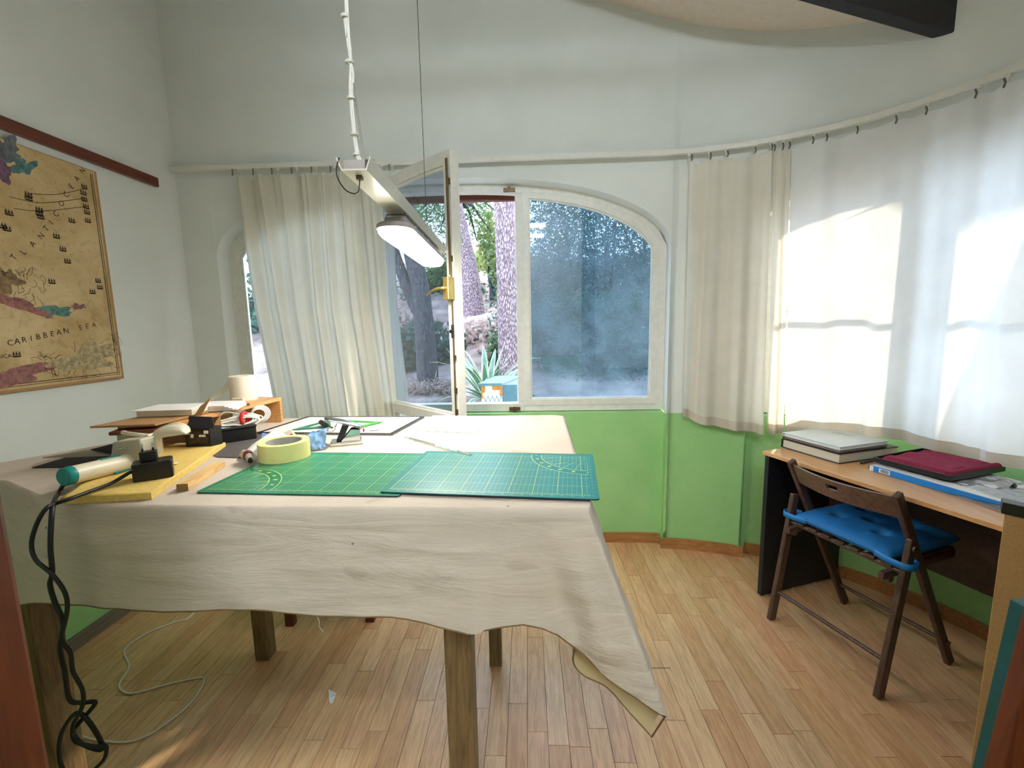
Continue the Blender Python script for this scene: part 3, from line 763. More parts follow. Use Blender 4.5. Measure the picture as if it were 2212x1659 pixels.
# coastline scribbles, ships and routes
mb = MB()
def ship(px, py, s=.016):
    p = mp(px, py); x_ = mx_ + .0002
    mb.add([(x_, p.y - s, p.z), (x_, p.y + s, p.z), (x_, p.y + s * .7, p.z - s * .4), (x_, p.y - s * .7, p.z - s * .4)], [(0, 1, 2, 3)])
    for k in (-.6, 0, .6): mb.add([(x_, p.y + k * s - s * .25, p.z + .002), (x_, p.y + k * s + s * .28, p.z + .002), (x_, p.y + k * s, p.z + s * 1.1)], [(0, 1, 2)])
for p in ((62, 423), (62, 430), (85, 455), (85, 463), (88, 470), (20, 462), (182, 405), (180, 418), (182, 432), (186, 448), (188, 460), (190, 478), (155, 478), (122, 512), (136, 540), (146, 566), (112, 610), (212, 608), (216, 622), (200, 632), (36, 768), (5, 490), (15, 496)): ship(*p)
def scrib(pts, r=.0011):
    q = [mp(*p) for p in pts]; q = [Vector((mx_ + .0002, a.y, a.z)) for a in q]
    for a, b in zip(q, q[1:]):
        d = (b - a); nn = Vector((0, -d.z, d.y)).normalized() * r; mb.add([a - nn, b - nn, b + nn, a + nn], [(0, 1, 2, 3)])
scrib(smooth_path([(60, 418, 0), (120, 420, 0), (182, 408, 0)], 6) and [(p.x, p.y) for p in smooth_path([(60, 418, 0), (120, 420, 0), (182, 408, 0)], 6)])
scrib([(p.x, p.y) for p in smooth_path([(20, 425, 0), (90, 438, 0), (184, 428, 0)], 6)]); scrib([(p.x, p.y) for p in smooth_path([(30, 450, 0), (90, 456, 0), (186, 446, 0)], 6)])
rs = random.Random(9)
for k in range(90):
    cx, cy = (rs.uniform(90, 262), rs.uniform(735, 812)) if k < 62 else (rs.uniform(0, 90), rs.uniform(590, 640))
    if k < 62 and cy < 812 - (cx - 60) * .42 + 0 and cx < 150 and cy < 760: continue
    a0 = rs.uniform(0, 6); pts = []
    for i in range(9):
        a0 += rs.uniform(-.9, .9); cx += 3.2 * math.cos(a0); cy += 3.2 * math.sin(a0)
        pts.append((min(cx, 262), min(cy, 815)))
    scrib(pts, .0007)
mb.build('printed_ships_and_coastlines', M_ink, mapo, fix=False)['kind'] = 'stuff'

# ------------------------------------------------------------------ work table
TZ = .977
OUT = [(.140, 1.650), (.135, 1.2), (.115, .785), (-.45, .795), (-.90, .815), (-1.05, .862), (-1.25, .962), (-1.42, 1.0), (-1.50, 1.05), (-1.435, 1.13), (-1.29, 1.33), (-1.12, 1.655)]
tab = thing('work_table', (-.6, 1.2, 0), 'large wooden work table standing under the stained cloth', 'table')
mb = MB(); mb.prism([(a * .985 - .006, lerp(b, 1.2, .02), .930) for a, b in OUT], (0, 0, .038)); mb.build('tabletop', M_tlegs, tab)
LEG = [((-.155, .868), .058), ((-.140, 1.575), .048), ((-1.085, 1.60), .056), ((-1.318, 1.03), .074)]
for (lx, ly), wd in LEG:
    mb = MB(); mb.box((lx - wd / 2, ly - wd / 2, 0), (lx + wd / 2, ly + wd / 2, .930)); mb.build('leg', M_tlegs, tab, bevel=.003)

clo = thing('tablecloth', (-.6, 1.2, TZ), 'cream stained cotton cloth draped over the work table', 'tablecloth')
# perimeter with edge columns (edge xy, hem xyz)
def A(px, py, y): return at(px, py, y=y)
COLS = [((-1.44, 1.12), Vector((-1.50, 1.10, .80))), ((-1.50, 1.05), Vector((-1.56, 1.02, .77))), ((-1.42, 1.0), Vector((-1.44, .94, .77))), ((-1.25, .962), A(0, 1302, .92)), ((-1.05, .862), A(80, 1303, .835)), ((-.90, .815), A(190, 1310, .795)),
        ((-.70, .806), A(330, 1319, .785)), ((-.52, .80), A(560, 1320, .78)), ((-.38, .795), A(700, 1330, .776)), ((-.25, .792), A(860, 1333, .772)), ((-.16, .79), A(960, 1358, .765)),
        ((-.12, .79), A(1012, 1367, .762)), ((-.07, .788), A(1070, 1356, .768)), ((-.02, .787), A(1130, 1349, .775)), ((.03, .786), A(1190, 1362, .780)), ((.06, .785), A(1226, 1392, .782)),
        ((.085, .785), A(1262, 1424, .775)), ((.10, .785), A(1330, 1478, .765)), ((.112, .787), A(1437, 1548, .745)),
        ((.118, .80), Vector((.262, .80, .56))), ((.122, .86), Vector((.22, .89, .70))), ((.128, .98), Vector((.185, 1.0, .755))), ((.132, 1.2), Vector((.160, 1.22, .77))), ((.138, 1.5), Vector((.165, 1.5, .765))), ((.142, 1.645), Vector((.175, 1.66, .76))), ((.10, 1.668), Vector((.10, 1.70, .77))), ((-.5, 1.668), Vector((-.5, 1.69, .77))), ((-1.10, 1.668), Vector((-1.12, 1.69, .77)))]
# resample columns
segs = []
for i in range(len(COLS) - 1):
    (e0_, h0_), (e1_, h1_) = COLS[i], COLS[i + 1]
    L = max((Vector(e1_) - Vector(e0_)).length, (h1_ - h0_).length); k = max(2, int(L / .014)); k = min(k, 40)
    for j in range(k): segs.append((i + j / k))
segs.append(len(COLS) - 1)
def colval(t):
    i = min(int(t), len(COLS) - 2); f = t - i
    def cr(p0, p1, p2, p3): return 0.5 * ((2 * p1) + (p2 - p0) * f + (2 * p0 - 5 * p1 + 4 * p2 - p3) * f * f + (-p0 + 3 * p1 - 3 * p2 + p3) * f ** 3)
    g = lambda j: COLS[max(0, min(j, len(COLS) - 1))]
    e = Vector(g(i)[0]).lerp(Vector(g(i + 1)[0]), f)
    h = cr(g(i - 1)[1], g(i)[1], g(i + 1)[1], g(i + 2)[1])
    return Vector((e.x, e.y, TZ)), h
NV = 22; cv = []; ctr = Vector((-.6, 1.2, TZ))
top_loop = []
for t in segs:
    e, h = colval(t); inward = (ctr - e); inward.z = 0; inward.normalize()
    if e.y < .83: inward = Vector((0, 1, 0))
    if e.x > .11 and e.y > .84: inward = Vector((-1, 0, 0))
    r_ = .011
    col = [e + inward * r_, e + inward * r_ * .4 + Vector((0, 0, -r_ * .18)), e + Vector((0, 0, -r_ * .9))]
    top_loop.append(len(cv) * 1)
    for j in range(1, NV + 1):
        f = j / NV; st = e + Vector((0, 0, -r_ * .9)); p = st.lerp(h, f)
        outn = -inward
        ab = (t * 1.0)
        wv = .0055 * nz(p.x * 4.5, p.z * 17, 3.1) + .0035 * nz(p.x * 11, p.z * 40, 8.0) + .004 * nz(p.x * 18, p.z * 4, 5)
        wv += .007 * math.exp(-((p.x + .118 + f * -.012) / .018) ** 2) * f
        if p.x > -.05: wv += .012 * math.exp(-((p.x - .05 - .10 * f) / .035) ** 2) * math.sin(PI * f) - .012 * math.exp(-((p.x - .0 - .10 * f) / .03) ** 2) * f
        p += outn * wv * math.sin(min(1, f * 2.5) * PI / 2)
        col.append(p)
    cv.append(col)
mb = MB(); nr = len(cv[0])
vs = [p for c in cv for p in c]; fs = [(i * nr + j, (i + 1) * nr + j, (i + 1) * nr + j + 1, i * nr + j + 1) for i in range(len(cv) - 1) for j in range(nr - 1)]
mb.add(vs, fs, True); mb.build('hanging_skirt', M_cloth, clo, fix=False)
mb = MB(); loop = [c[0] for c in cv]; o2 = len(loop); mb.add(loop, [tuple(range(o2))]); mb.build('cloth_top', M_cloth, clo)
# hem piping following the hem line
i0 = next(i for i, t in enumerate(segs) if t >= 3); i1 = max(i for i, t in enumerate(segs) if t <= 18.0)
mb = MB(); mb.tube([cv[i][-1] for i in range(i0, i1 + 1, 2)] + [cv[i1][-1]], .0016, 5); mb.build('hem_piping', M_clothb, clo)
# turned-under corner flap
Fp = [(1226, 1390, .784), (1250, 1414, .780), (1285, 1443, .772), (1330, 1475, .766), (1385, 1512, .756), (1437, 1547, .745)]
Gp = [(1243, 1408, .800), (1240, 1440, .810), (1263, 1468, .805), (1312, 1493, .800), (1362, 1548, .785), (1411, 1602, .765)]
F3 = smooth_path([A(*p) for p in Fp], 6); G3 = smooth_path([A(*p) for p in Gp], 6)
mb = MB(); mb.grid(lambda u, v: F3[round(u * 30)].lerp(G3[round(u * 30)], v) + Vector((0, .010 + .012 * math.sin(PI * v), 0)), 30, 6); mb.build('corner_flap', M_clothin, clo, fix=False)
mb = MB(); mb.tube([p + Vector((0, .010, 0)) for p in G3] + [F3[-1]], .0018, 5); mb.build('corner_piping', M_clothb, clo)
mb = MB(); mb.tube([cv[min(range(len(cv)), key=lambda q: abs(segs[q] - 7.9))][-1] + d for d in (Vector((0, 0, 0)), Vector((.004, 0, -.012)), Vector((.002, 0, -.022)), Vector((.010, 0, -.034)))], .0006, 4); mb.build('loose_thread', M_cable, clo)

# stool under the table (only its feet show)
stl = thing('stool', (-.9, 1.95, 0), 'reddish-brown wooden stool pushed behind the table, only feet showing', 'stool')
for lx, ly in ((-1.083, 1.79), (-.729, 1.82), (-1.06, 2.12), (-.75, 2.14)):
    mb = MB(); mb.box((lx - .02, ly - .015, 0), (lx + .02, ly + .015, .44)); mb.build('leg', M_stool, stl, bevel=.002)
mb = MB(); mb.box((-1.12, 1.76, .44), (-.69, 2.17, .465)); mb.build('seat', M_stool, stl, bevel=.005)

# ------------------------------------------------------------------ cutting mats
def cutmat(name, label, loc, ang, mt, z, arc_corner):
    t = thing(name, (loc[0], loc[1], z), label, 'cutting mat'); M = Matrix.Rotation(ang, 4, 'Z')
    W_, D_, r = .45, .30, .008
    def loop(z_, ins=0):
        pts = []
        for cx, cy, a0 in ((W_ - r, D_ - r, 0), (r, D_ - r, 90), (r, r, 180), (W_ - r, r, 270)):
            for k in range(4):
                a = math.radians(a0 + 30 * k); pts.append(Vector((cx + (r - ins) * math.cos(a), cy + (r - ins) * math.sin(a), z_)))
        return pts
    u = MB(); u.prism(loop(0), (0, 0, .0018)); uo = u.build('underside', M_matedge, None); uo.parent = t
    u = MB(); u.prism(loop(.0018, .0004), (0, 0, .0012)); so = u.build('printed_surface', mt, None); so.parent = t
    tm = MB(); g = .017
    for k in range(0, 42, 2):
        text_into(tm, str(k), .0055, Matrix.Translation((g + k * .01, g - .006, .0031)))
    for k in range(0, 27, 2): text_into(tm, str(k), .0055, Matrix.Translation((W_ - g + .006, g + k * .01, .0031)) @ Matrix.Rotation(PI / 2, 4, 'Z'))
    for a in range(15, 90, 15):
        cx = g if arc_corner == 0 else W_ - g; cy = g if arc_corner == 0 else D_ - g; sg = 1 if arc_corner == 0 else -1
        text_into(tm, str(a), .011, Matrix.Translation((cx + sg * .128 * math.cos(math.radians(a)), cy + sg * .128 * math.sin(math.radians(a)), .0031)))
    to = tm.build('printed_numbers', M_yink, None, fix=False); to.parent = t; to['kind'] = 'stuff'
    t.rotation_euler = (0, 0, ang); return t
cutmat('cutting_mat', 'green gridded cutting mat lying under the masking tape roll', (-.7135, .8765), -.061, M_mat1, TZ + .0006, 0)
cutmat('cutting_mat', 'teal gridded cutting mat overlapping the other, nearest table corner', (-.311, .864), -.104, M_mat2, TZ + .0042, 1)

# ------------------------------------------------------------------ things on the table
T = TZ + .0008
# masking tape roll
c = Vector((-.655, 1.125, T + .003)); R_ = .063; hh = .046
tp = thing('masking_tape_roll', c, 'wide roll of pale yellow masking tape standing flat on the green mat', 'tape roll')
mb = MB(); mb.lathe([(.046, 0), (R_, 0), (R_, hh), (.046, hh)], 56, Matrix.Translation(c), close=True); mb.build('tape', M_tape, tp, bevel=.0008)
mb = MB(); mb.lathe([(.0435, .001), (.046, .001), (.046, hh - .001), (.0435, hh - .001)], 56, Matrix.Translation(c), close=True); mb.build('cardboard_core', M_core, tp)
mb = MB()
for k, (tx, dz) in enumerate((('----- ---', .012), ('---- ----', .0), ('--- ---', -.01))):
    for a0 in (1.1, 2.2):
        a = a0; p = c + Vector((.0431 * math.cos(a), .0431 * math.sin(a), hh * .62 + dz)); text_into(mb, tx, .009, Matrix.Translation(p) @ Matrix.Rotation(a - PI / 2, 4, 'Z') @ Matrix.Rotation(PI / 2, 4, 'X'))
mb.build('core_print', M_greyink, tp, fix=False)['kind'] = 'stuff'
# glue tube leaning beside the tape
gt = thing('crumpled_tube', (-.735, 1.10, T + .003), 'crumpled silver tube with dark red stripe left of the tape roll', 'tube')
mb = MB(); mb.tube([(-.705, 1.055, T + .018), (-.728, 1.085, T + .022), (-.75, 1.10, T + .020)], [.008, .011, .012], 8); mb.build('body', M_greypl, gt)
mb = MB(); mb.tube([(-.722, 1.073, T + .0222), (-.731, 1.087, T + .0232)], .0118, 8); mb.build('stripe', mat('dark_red', (120, 34, 40), .5), gt)
mb = MB(); mb.tube([(-.705, 1.055, T + .018), (-.700, 1.048, T + .017)], .006, 8); mb.build('cap', M_blackpl, gt)
# wooden offcut
wa, wb = Vector((-.762, .888, T)), Vector((-.80, 1.055, T)); d = (wb - wa).normalized(); sx = Vector((d.y, -d.x, 0))
wo_ = thing('wooden_offcut', wa, 'short raw pine offcut between foam sheet and green mat', 'wood block')
mb = MB(); q0 = [wa, wa + sx * .022, wa + sx * .022 + Vector((0, 0, .016)), wa + Vector((0, 0, .016))]
q1 = [wb - sx * .004, wb + sx * .026, wb + sx * .026 + Vector((0, 0, .012)), wb + Vector((0, 0, .014))]
mb.add(q0 + q1, [(4, 5, 6, 7), (0, 1, 5, 4), (1, 2, 6, 5), (2, 3, 7, 6), (3, 0, 4, 7)]); mb.build('block', M_rawwood, wo_)
mb = MB(); mb.prism(q0, -d * .001); mb.build('end_grain', M_endgrain, wo_)
# yellow foam
fz = .014
fo = thing('foam_sheet', (-.9, 1.05, T), 'thin yellow foam sheet under the handheld tool and adapter', 'foam sheet')
fp = [at(132, 1090, z=T), at(328, 1079, z=T), at(400, 1028, z=T), at(488, 965, z=T), at(340, 966, z=T + .004), at(262, 1000, z=T)]
top = []
def foam(u, v):
    a = fp[0].lerp(fp[1], u); b = fp[5].lerp(fp[2], u); c_ = fp[4].lerp(fp[3], u)
    p = a.lerp(b, v * 2) if v < .5 else b.lerp(c_, v * 2 - 1)
    return Vector((p.x, p.y, T + fz + .0025 * nz(p.x * 14, p.y * 14, 1) + (.003 * math.exp(-((v - .2) / .06) ** 2) * (1 - u) ** 1.2)))
mb = MB(); mb.grid(foam, 24, 24); 
nn_ = 25; vs = mb.v[:]; mb2 = MB(); mb2.v = [tuple(v) for v in vs] + [(v[0], v[1], T) for v in vs]; o_ = len(vs)
mb2.f = list(mb.f) + [tuple(i + o_ for i in reversed(f)) for f in mb.f]; mb2.sm = [True] * len(mb2.f)
bd = [i * nn_ for i in range(nn_)] + [(nn_ - 1) * nn_ + j for j in range(1, nn_)] + [i * nn_ + nn_ - 1 for i in range(nn_ - 2, -1, -1)] + [j for j in range(nn_ - 2, 0, -1)]
for a, b in zip(bd, bd[1:] + bd[:1]): mb2.f.append((a, b, b + o_, a + o_)); mb2.sm.append(False)
mb2.build('foam', M_foam, fo)
FZ = T + fz + .001
# handheld tool: tube handle with teal cap, grey head block, ring and flared shade
ht = thing('handheld_tool', (-1.03, 1.05, T), 'cream handheld tool with teal end cap lying on the yellow foam', 'hand tool')
a = at(152, 1027, z=1.018); b = at(286, 996, z=1.008); ax = (b - a).normalized()
mb = MB(); mb.tube([a, a.lerp(b, .03), a.lerp(b, .9), b], [.0195, .0195, .0205, .024], 24); mb.build('handle_tube', M_cream, ht)
mb = MB(); mb.tube([a - ax * .014, a - ax * .012, a + ax * .002], [.0175, .0200, .0203], 24); mb.build('end_cap', M_teal, ht)
mb = MB(); mb.lathe([(0, .001), (.0018, .001), (.0018, 0)], 8, Matrix.Translation(a - ax * .0142) @ ax.to_track_quat('Z', 'Y').to_matrix().to_4x4()); mb.build('cap_screw', M_blackpl, ht)
sw = a.lerp(b, .62) + Vector((0, 0, .0195)); mb = MB(); mb.bar(sw - ax * .022, sw + ax * .022, .012, .004); mb.build('switch', M_teal, ht, bevel=.001)
sw = a.lerp(b, .72) + Vector((.012, 0, -.016)); mb = MB(); mb.bar(sw - ax * .02, sw + ax * .02, .01, .004); mb.build('trigger', M_teal, ht, bevel=.001)
mb = MB(); f_ = at(172, 1052, y=.90); mb.prism([f_ + Vector((-.012, 0, .016)), f_ + Vector((.006, 0, .016)), f_ + Vector((.004, 0, -.006)), f_ + Vector((-.010, 0, -.006))], (0, .006, 0)); mb.build('rest_foot', M_cream, ht)
mb = MB(); blk = [at(237, 992, y=1.0), at(242, 955, y=1.0), at(300, 949, y=1.0), at(312, 998, y=1.0), at(300, 1012, y=1.0), at(262, 1010, y=1.0)]
mb.prism(blk, (.006, .04, 0)); mb.build('head_block', M_greypl, ht, bevel=.004)
mb = MB(); mb.tube([at(256, 970, y=.998), at(275, 967, y=.998)], .0022, 8); mb.build('metal_pin', M_chrome, ht)
cr_ = at(298, 942, y=1.10)
Mr = Matrix.Translation(cr_) @ Matrix.Rotation(math.radians(8), 4, 'Y') @ Matrix.Rotation(math.radians(-16), 4, 'X') @ Matrix.Diagonal((1.15, .9, 1, 1))
mb = MB(); mb.lathe([(.024, 0), (.034, 0), (.034, .010), (.024, .010)], 32, Mr, close=True); mb.build('lens_ring', M_cream, ht, bevel=.002)
mb = MB(); mb.lathe([(0, .004), (.025, .004)], 32, Mr); mb.build('lens', M_board, ht)
fl = [(322, 957), (330, 938), (350, 925), (375, 918), (395, 919), (407, 926), (409, 934)]
fl2 = [(332, 968), (338, 952), (352, 945), (378, 941), (398, 938), (404, 938), (410, 937)]
mb = MB(); U = smooth_path([at(x_, y_, y=1.07) for x_, y_ in fl], 4); V_ = smooth_path([at(x_, y_, y=1.04) for x_, y_ in fl2], 4)
mb.grid(lambda u, v: U[round(u * 24)].lerp(V_[round(u * 24)], v) + Vector((0, -.012 * math.sin(PI * v), 0)), 24, 5)
mb.grid(lambda u, v: U[round(u * 24)] + Vector((-.034 * v, .045 * v, .004 * math.sin(PI * v) - .010 * v)), 24, 5)
mb.build('flared_shade', M_cream, ht, solid=.003, fix=False)
mb = MB(); mb.prism([at(300, 945, y=1.04), at(318, 938, y=1.04), at(334, 962, y=1.04), at(322, 985, y=1.04), at(306, 978, y=1.04)], (0, .02, 0)); mb.build('neck', M_cream, ht, bevel=.003)
# cord of the tool, hanging in front of the cloth
def chain(pts, n=7): return smooth_path(pts, n)
cord1 = [a - ax * .012 + Vector((0, 0, -.012)), at(128, 1062, y=.90), at(117, 1083, y=.80), at(112, 1110, y=.765), at(109, 1180, y=.755), at(113, 1235, y=.755), at(108, 1262, y=.757), at(118, 1300, y=.757), at(136, 1345, y=.757), at(130, 1400, y=.757), at(140, 1450, y=.757), at(150, 1510, y=.757),
         at(175, 1518, y=.760), at(206, 1518, y=.762), at(176, 1556, y=.757), at(158, 1582, y=.755), at(180, 1608, y=.755), at(222, 1618, y=.755), at(200, 1570, y=.752), at(168, 1540, y=.754), at(140, 1570, y=.757), at(128, 1610, y=.757), at(134, 1659, y=.757), at(160, 1690, y=.757)]
mb = MB(); mb.tube(chain(cord1), .0042, 8); mb.build('power_cord', M_blackrub, ht)
# power adapter
pa = thing('power_adapter', at(330, 1040, z=FZ), 'black plug-in power adapter with two pins up, on yellow foam', 'power adapter')
pc = at(325, 1028, z=FZ); Mp = Matrix.Translation(at(326, 1034, z=FZ) + Vector((0, .01, 0))) @ Matrix.Rotation(math.radians(38), 4, 'Z')
mb = MB(); mb.rbox((-.036, -.024, 0), (.036, .024, .040), .005, Mp); mb.build('body', M_blackpl, pa)
mb = MB(); mb.rbox((-.016, -.011, .040), (.016, .011, .062), .004, Mp @ Matrix.Translation((-.006, .004, 0))); mb.build('plug_block', M_blackpl, pa)
for dx in (-.0095, .0095):
    mb = MB(); q = Mp @ Vector((dx - .006, .004, .062)); mb.tube([q, q + Vector((0, 0, .007))], .0022, 8); mb.build('pin_sleeve', M_blackpl, pa)
    mb = MB(); mb.tube([q + Vector((0, 0, .007)), q + Vector((0, 0, .018))], .002, 8); mb.build('pin', M_chrome, pa)
mb = MB(); q = Mp @ Vector((-.036, -.008, .022))
cord2 = [q, at(278, 1022, z=FZ + .020), at(240, 1044, z=FZ + .008), at(190, 1063, z=FZ + .007), at(150, 1078, z=FZ + .007), at(120, 1088, y=.785), at(100, 1098, y=.765), at(80, 1130, y=.757), at(68, 1175, y=.755), at(78, 1210, y=.753), at(112, 1240, y=.749), at(140, 1280, y=.750), at(145, 1320, y=.750), at(134, 1380, y=.750), at(152, 1410, y=.750), at(158, 1450, y=.750), at(178, 1490, y=.750), at(178, 1525, y=.750), at(158, 1568, y=.748), at(162, 1600, y=.748), at(200, 1612, y=.748), at(228, 1612, y=.748), at(225, 1640, y=.748), at(195, 1670, y=.748)]
mb.tube(chain(cord2), .0038, 8); mb.build('power_cord', M_blackrub, pa)
mb = MB(); q = at(368, 1003, z=FZ + .001); mb.prism([q, q + Vector((.018, .002, 0)), q + Vector((.006, .016, 0))], (0, 0, .001))
tag(mb.build('paper_scrap', M_paper), 'tiny white paper scrap on the foam behind the adapter', 'paper')
# dark cards at the left
mb = MB(); mb.prism([at(70, 1011, z=T), at(240, 1008, z=T + .001), at(375, 985, z=T + .001), at(200, 972, z=T + .001)], (0, 0, .002))
tag(mb.build('dark_card', M_navy), 'dark card lying flat at the left end of the table', 'card')
mb = MB()
P_ = [at(92, 990, z=T + .018), at(180, 976, z=T + .03), at(320, 955, z=T + .03), at(300, 990, z=T + .006), at(235, 985, z=T + .014)]
mb.prism(P_, (0, 0, .003)); tag(mb.build('cardboard_sheet', M_greypl), 'curled thin beige card behind the cream tool, over the dark card', 'card')
mb = MB(); mb.prism([at(196, 972, z=T + .034), at(260, 956, z=T + .034), at(262, 978, z=T + .024), at(240, 980, z=T + .024)], (0, 0, .002)); tag(mb.build('dark_card', M_navy), 'small dark card on the curled beige card', 'card')
# grey sheet under the black boxes
mb = MB(); mb.prism([at(400, 962, z=T), at(470, 988, z=T), at(530, 990, z=T), at(590, 935, z=T), at(440, 930, z=T)], (0, 0, .0016)); tag(mb.build('grey_card', M_greycard), 'dark grey card sheet under the black boxes and bag', 'card')

# wooden riser
RT = 1.068
rs_ = thing('table_riser', (-1.0, 1.38, T), 'small wooden riser shelf standing at the back left of the table', 'shelf')
top_p = [Vector((-1.125, 1.14, RT - .010)), Vector((-.978, 1.165, RT - .010)), Vector((-.925, 1.60, RT - .010)), Vector((-1.06, 1.62, RT - .010))]
mb = MB(); mb.prism(top_p, (0, 0, .012)); mb.build('shelf_board', M_riser, rs_, bevel=.001)
for yy, xa, xb in ((1.585, -1.06, -.925), (1.172, -1.118, -1.04)):
    mb = MB(); mb.box((xa, yy, T), (xb, yy + .014, RT - .010)); mb.build('side_board', M_riser, rs_, bevel=.001)
mb = MB(); mb.box((-1.118, 1.18, T), (-1.106, 1.58, RT - .012), Matrix.Identity(4)); mb.build('back_board', M_card, rs_)
# grey carton in front of the riser with brown edge
cb = thing('flat_carton', (-1.05, 1.1, T), 'grey flat carton with dark brown lid edge left of the riser', 'box')
q = [at(262, 918, y=1.10), at(405, 912, y=1.13)]
zt = 1.064
mb = MB(); mb.prism([Vector((-1.085, 1.095, T)), Vector((-1.01, 1.107, T)), Vector((-1.012, 1.15, T)), Vector((-1.10, 1.13, T))], (0, 0, zt - T - .010)); mb.build('carton_body', M_greypl, cb)
mb = MB(); mb.prism([Vector((-1.098, 1.085, zt - .010)), Vector((-.945, 1.108, zt - .010)), Vector((-.955, 1.165, zt - .010)), Vector((-1.112, 1.13, zt - .010))], (0, 0, .010)); mb.build('lid_edge', M_stool, cb, bevel=.003)
mb = MB(); mb.prism([Vector((-1.16, 1.10, RT + .004)), Vector((-1.0, 1.12, RT + .004)), Vector((-.985, 1.30, RT + .004)), Vector((-1.12, 1.32, RT + .004))], (0, 0, .005))
tag(mb.build('cardboard_sheet', M_card), 'brown cardboard sheet lying on the wooden riser', 'card')
# white tray + papers on the riser
B0 = at(375, 888, y=1.22)
tr = thing('shallow_white_box', B0, 'shallow cream box tray on the brown cardboard, back left', 'box')
mb = MB(); mb.box((-.085, -.03, 0), (.065, .07, .018), Matrix.Translation(Vector((-1.05, 1.25, RT + .010))) @ Matrix.Rotation(.14, 4, 'Z')); mb.build('tray', M_cream, tr, bevel=.001)
mb = MB(); mb.box((-.095, -.04, .018), (.06, .075, .0195), Matrix.Translation(Vector((-1.05, 1.25, RT + .010))) @ Matrix.Rotation(.10, 4, 'Z')); mb.build('top_paper', M_paper, tr)
ps = thing('paper_stack', (-.985, 1.36, RT + .002), 'stack of white foam boards beside the cream box on the riser', 'paper stack')
for k in range(4):
    mb = MB(); mb.box((-.075 + .006 * k, -.05, 0), (.07 - .004 * k, .05, .0042), Matrix.Translation(Vector((-1.0, 1.36, RT + .0105 + k * .0046 - .006))) @ Matrix.Rotation(.30 - .09 * k, 4, 'Z')); mb.build('sheet', M_paper, ps)
mb = MB(); mb.box((-.014, -.006, 0), (.014, .006, .006), Matrix.Translation(Vector((-.955, 1.43, RT + .002))) @ Matrix.Rotation(.5, 4, 'Z')); tag(mb.build('clothes_peg', M_endgrain), 'small brown wooden peg on the riser beside the boards', 'peg')
# kitchen roll
kr = Vector((-1.035, 1.55, RT + .002))
ro = thing('kitchen_roll', kr, 'white paper roll with a loose sheet standing on the riser', 'paper roll')
mb = MB(); mb.lathe([(.018, 0), (.042, 0), (.0435, .004), (.0435, .086), (.042, .089), (.018, .089)], 36, Matrix.Translation(kr), close=True); mb.build('roll', M_tissue, ro)
q = [at(492, 817, y=1.53), at(498, 843, y=1.52), at(497, 850, y=1.53), at(470, 868, y=1.50)]
mb = MB(); mb.grid(lambda u, v: (kr + Vector((-.040, .0, .088))).lerp(kr + Vector((-.125, -.03, .004)), u).lerp((kr + Vector((-.036, -.022, .045))).lerp(kr + Vector((-.10, -.055, .006)), u), v) + Vector((0, 0, -.010 * math.sin(PI * u))), 10, 6); mb.build('loose_sheet', M_tissue, ro, fix=False)
mb = MB(); mb.rbox((-.021, -.008, 0), (.021, .008, .017), .004, Matrix.Translation(Vector((-1.012, 1.484, RT + .002)))); tag(mb.build('soap_block', M_cream), 'small beige eraser block standing before the paper roll', 'eraser')
# open cardboard box behind the small black box
ob = thing('open_carton', (-1.0, 1.36, T), 'open brown cardboard box with raised flap behind the black box', 'box')
mb = MB(); mb.prism([at(430, 905, y=1.252), at(473, 900, y=1.262), at(476, 918, y=1.262), at(478, 950, y=1.262), at(436, 950, y=1.252)], (0, .003, 0)); mb.build('back_flap', M_cardd, ob)
mb = MB(); mb.prism([at(419, 899, y=1.245), at(432, 878, y=1.248), at(456, 858, y=1.262), at(446, 875, y=1.252), at(434, 898, y=1.248)], (0, .003, 0)); mb.build('side_flap', M_card, ob)
mb = MB(); mb.prism([at(474, 898, y=1.262), at(478, 925, y=1.262), at(464, 940, y=1.23), at(462, 916, y=1.23)], (.002, 0, 0)); mb.build('front_flap', M_cardd, ob)
# small black box with lid up
bb = thing('small_black_box', (-1.02, 1.29, T), 'small black gift box with lid flap open and picture front', 'box')
p = [at(402, 962, y=1.195), at(456, 962, y=1.200), at(461, 924, y=1.200), at(404, 925, y=1.195)]
mb = MB(); zt_ = p[2].z; mb.prism([Vector((p[0].x, p[0].y, T)), Vector((p[1].x, p[1].y, T)), Vector((p[1].x + .01, p[1].y + .035, T)), Vector((p[0].x - .002, p[0].y + .035, T))], (0, 0, zt_ - T)); mb.build('body', M_blackpl, bb)
mb = MB(); mb.prism([at(403, 925, y=1.1935), at(462, 925, y=1.2), at(458, 901, y=1.215), at(408, 899, y=1.21)], (0, .003, 0)); mb.build('lid_flap', M_navy, bb)
mb = MB()
for (x0, y0, x1, y1) in ((440, 930, 450, 937), (430, 939, 444, 944), (412, 938, 418, 946)): mb.prism([at(x0, y0, y=1.1925), at(x1, y0, y=1.1935), at(x1, y1, y=1.1935), at(x0, y1, y=1.1925)], (0, -.0006, 0))
mb.build('front_print', M_paper, bb)
mb = MB(); mb.prism([at(409, 932, y=1.1942), at(452, 932, y=1.1985), at(450, 958, y=1.1985), at(408, 958, y=1.1942)], (0, -.0004, 0)); mb.build('front_picture', mat('dim_picture', (58, 44, 40), .4, var=.4, scale=90), bb)
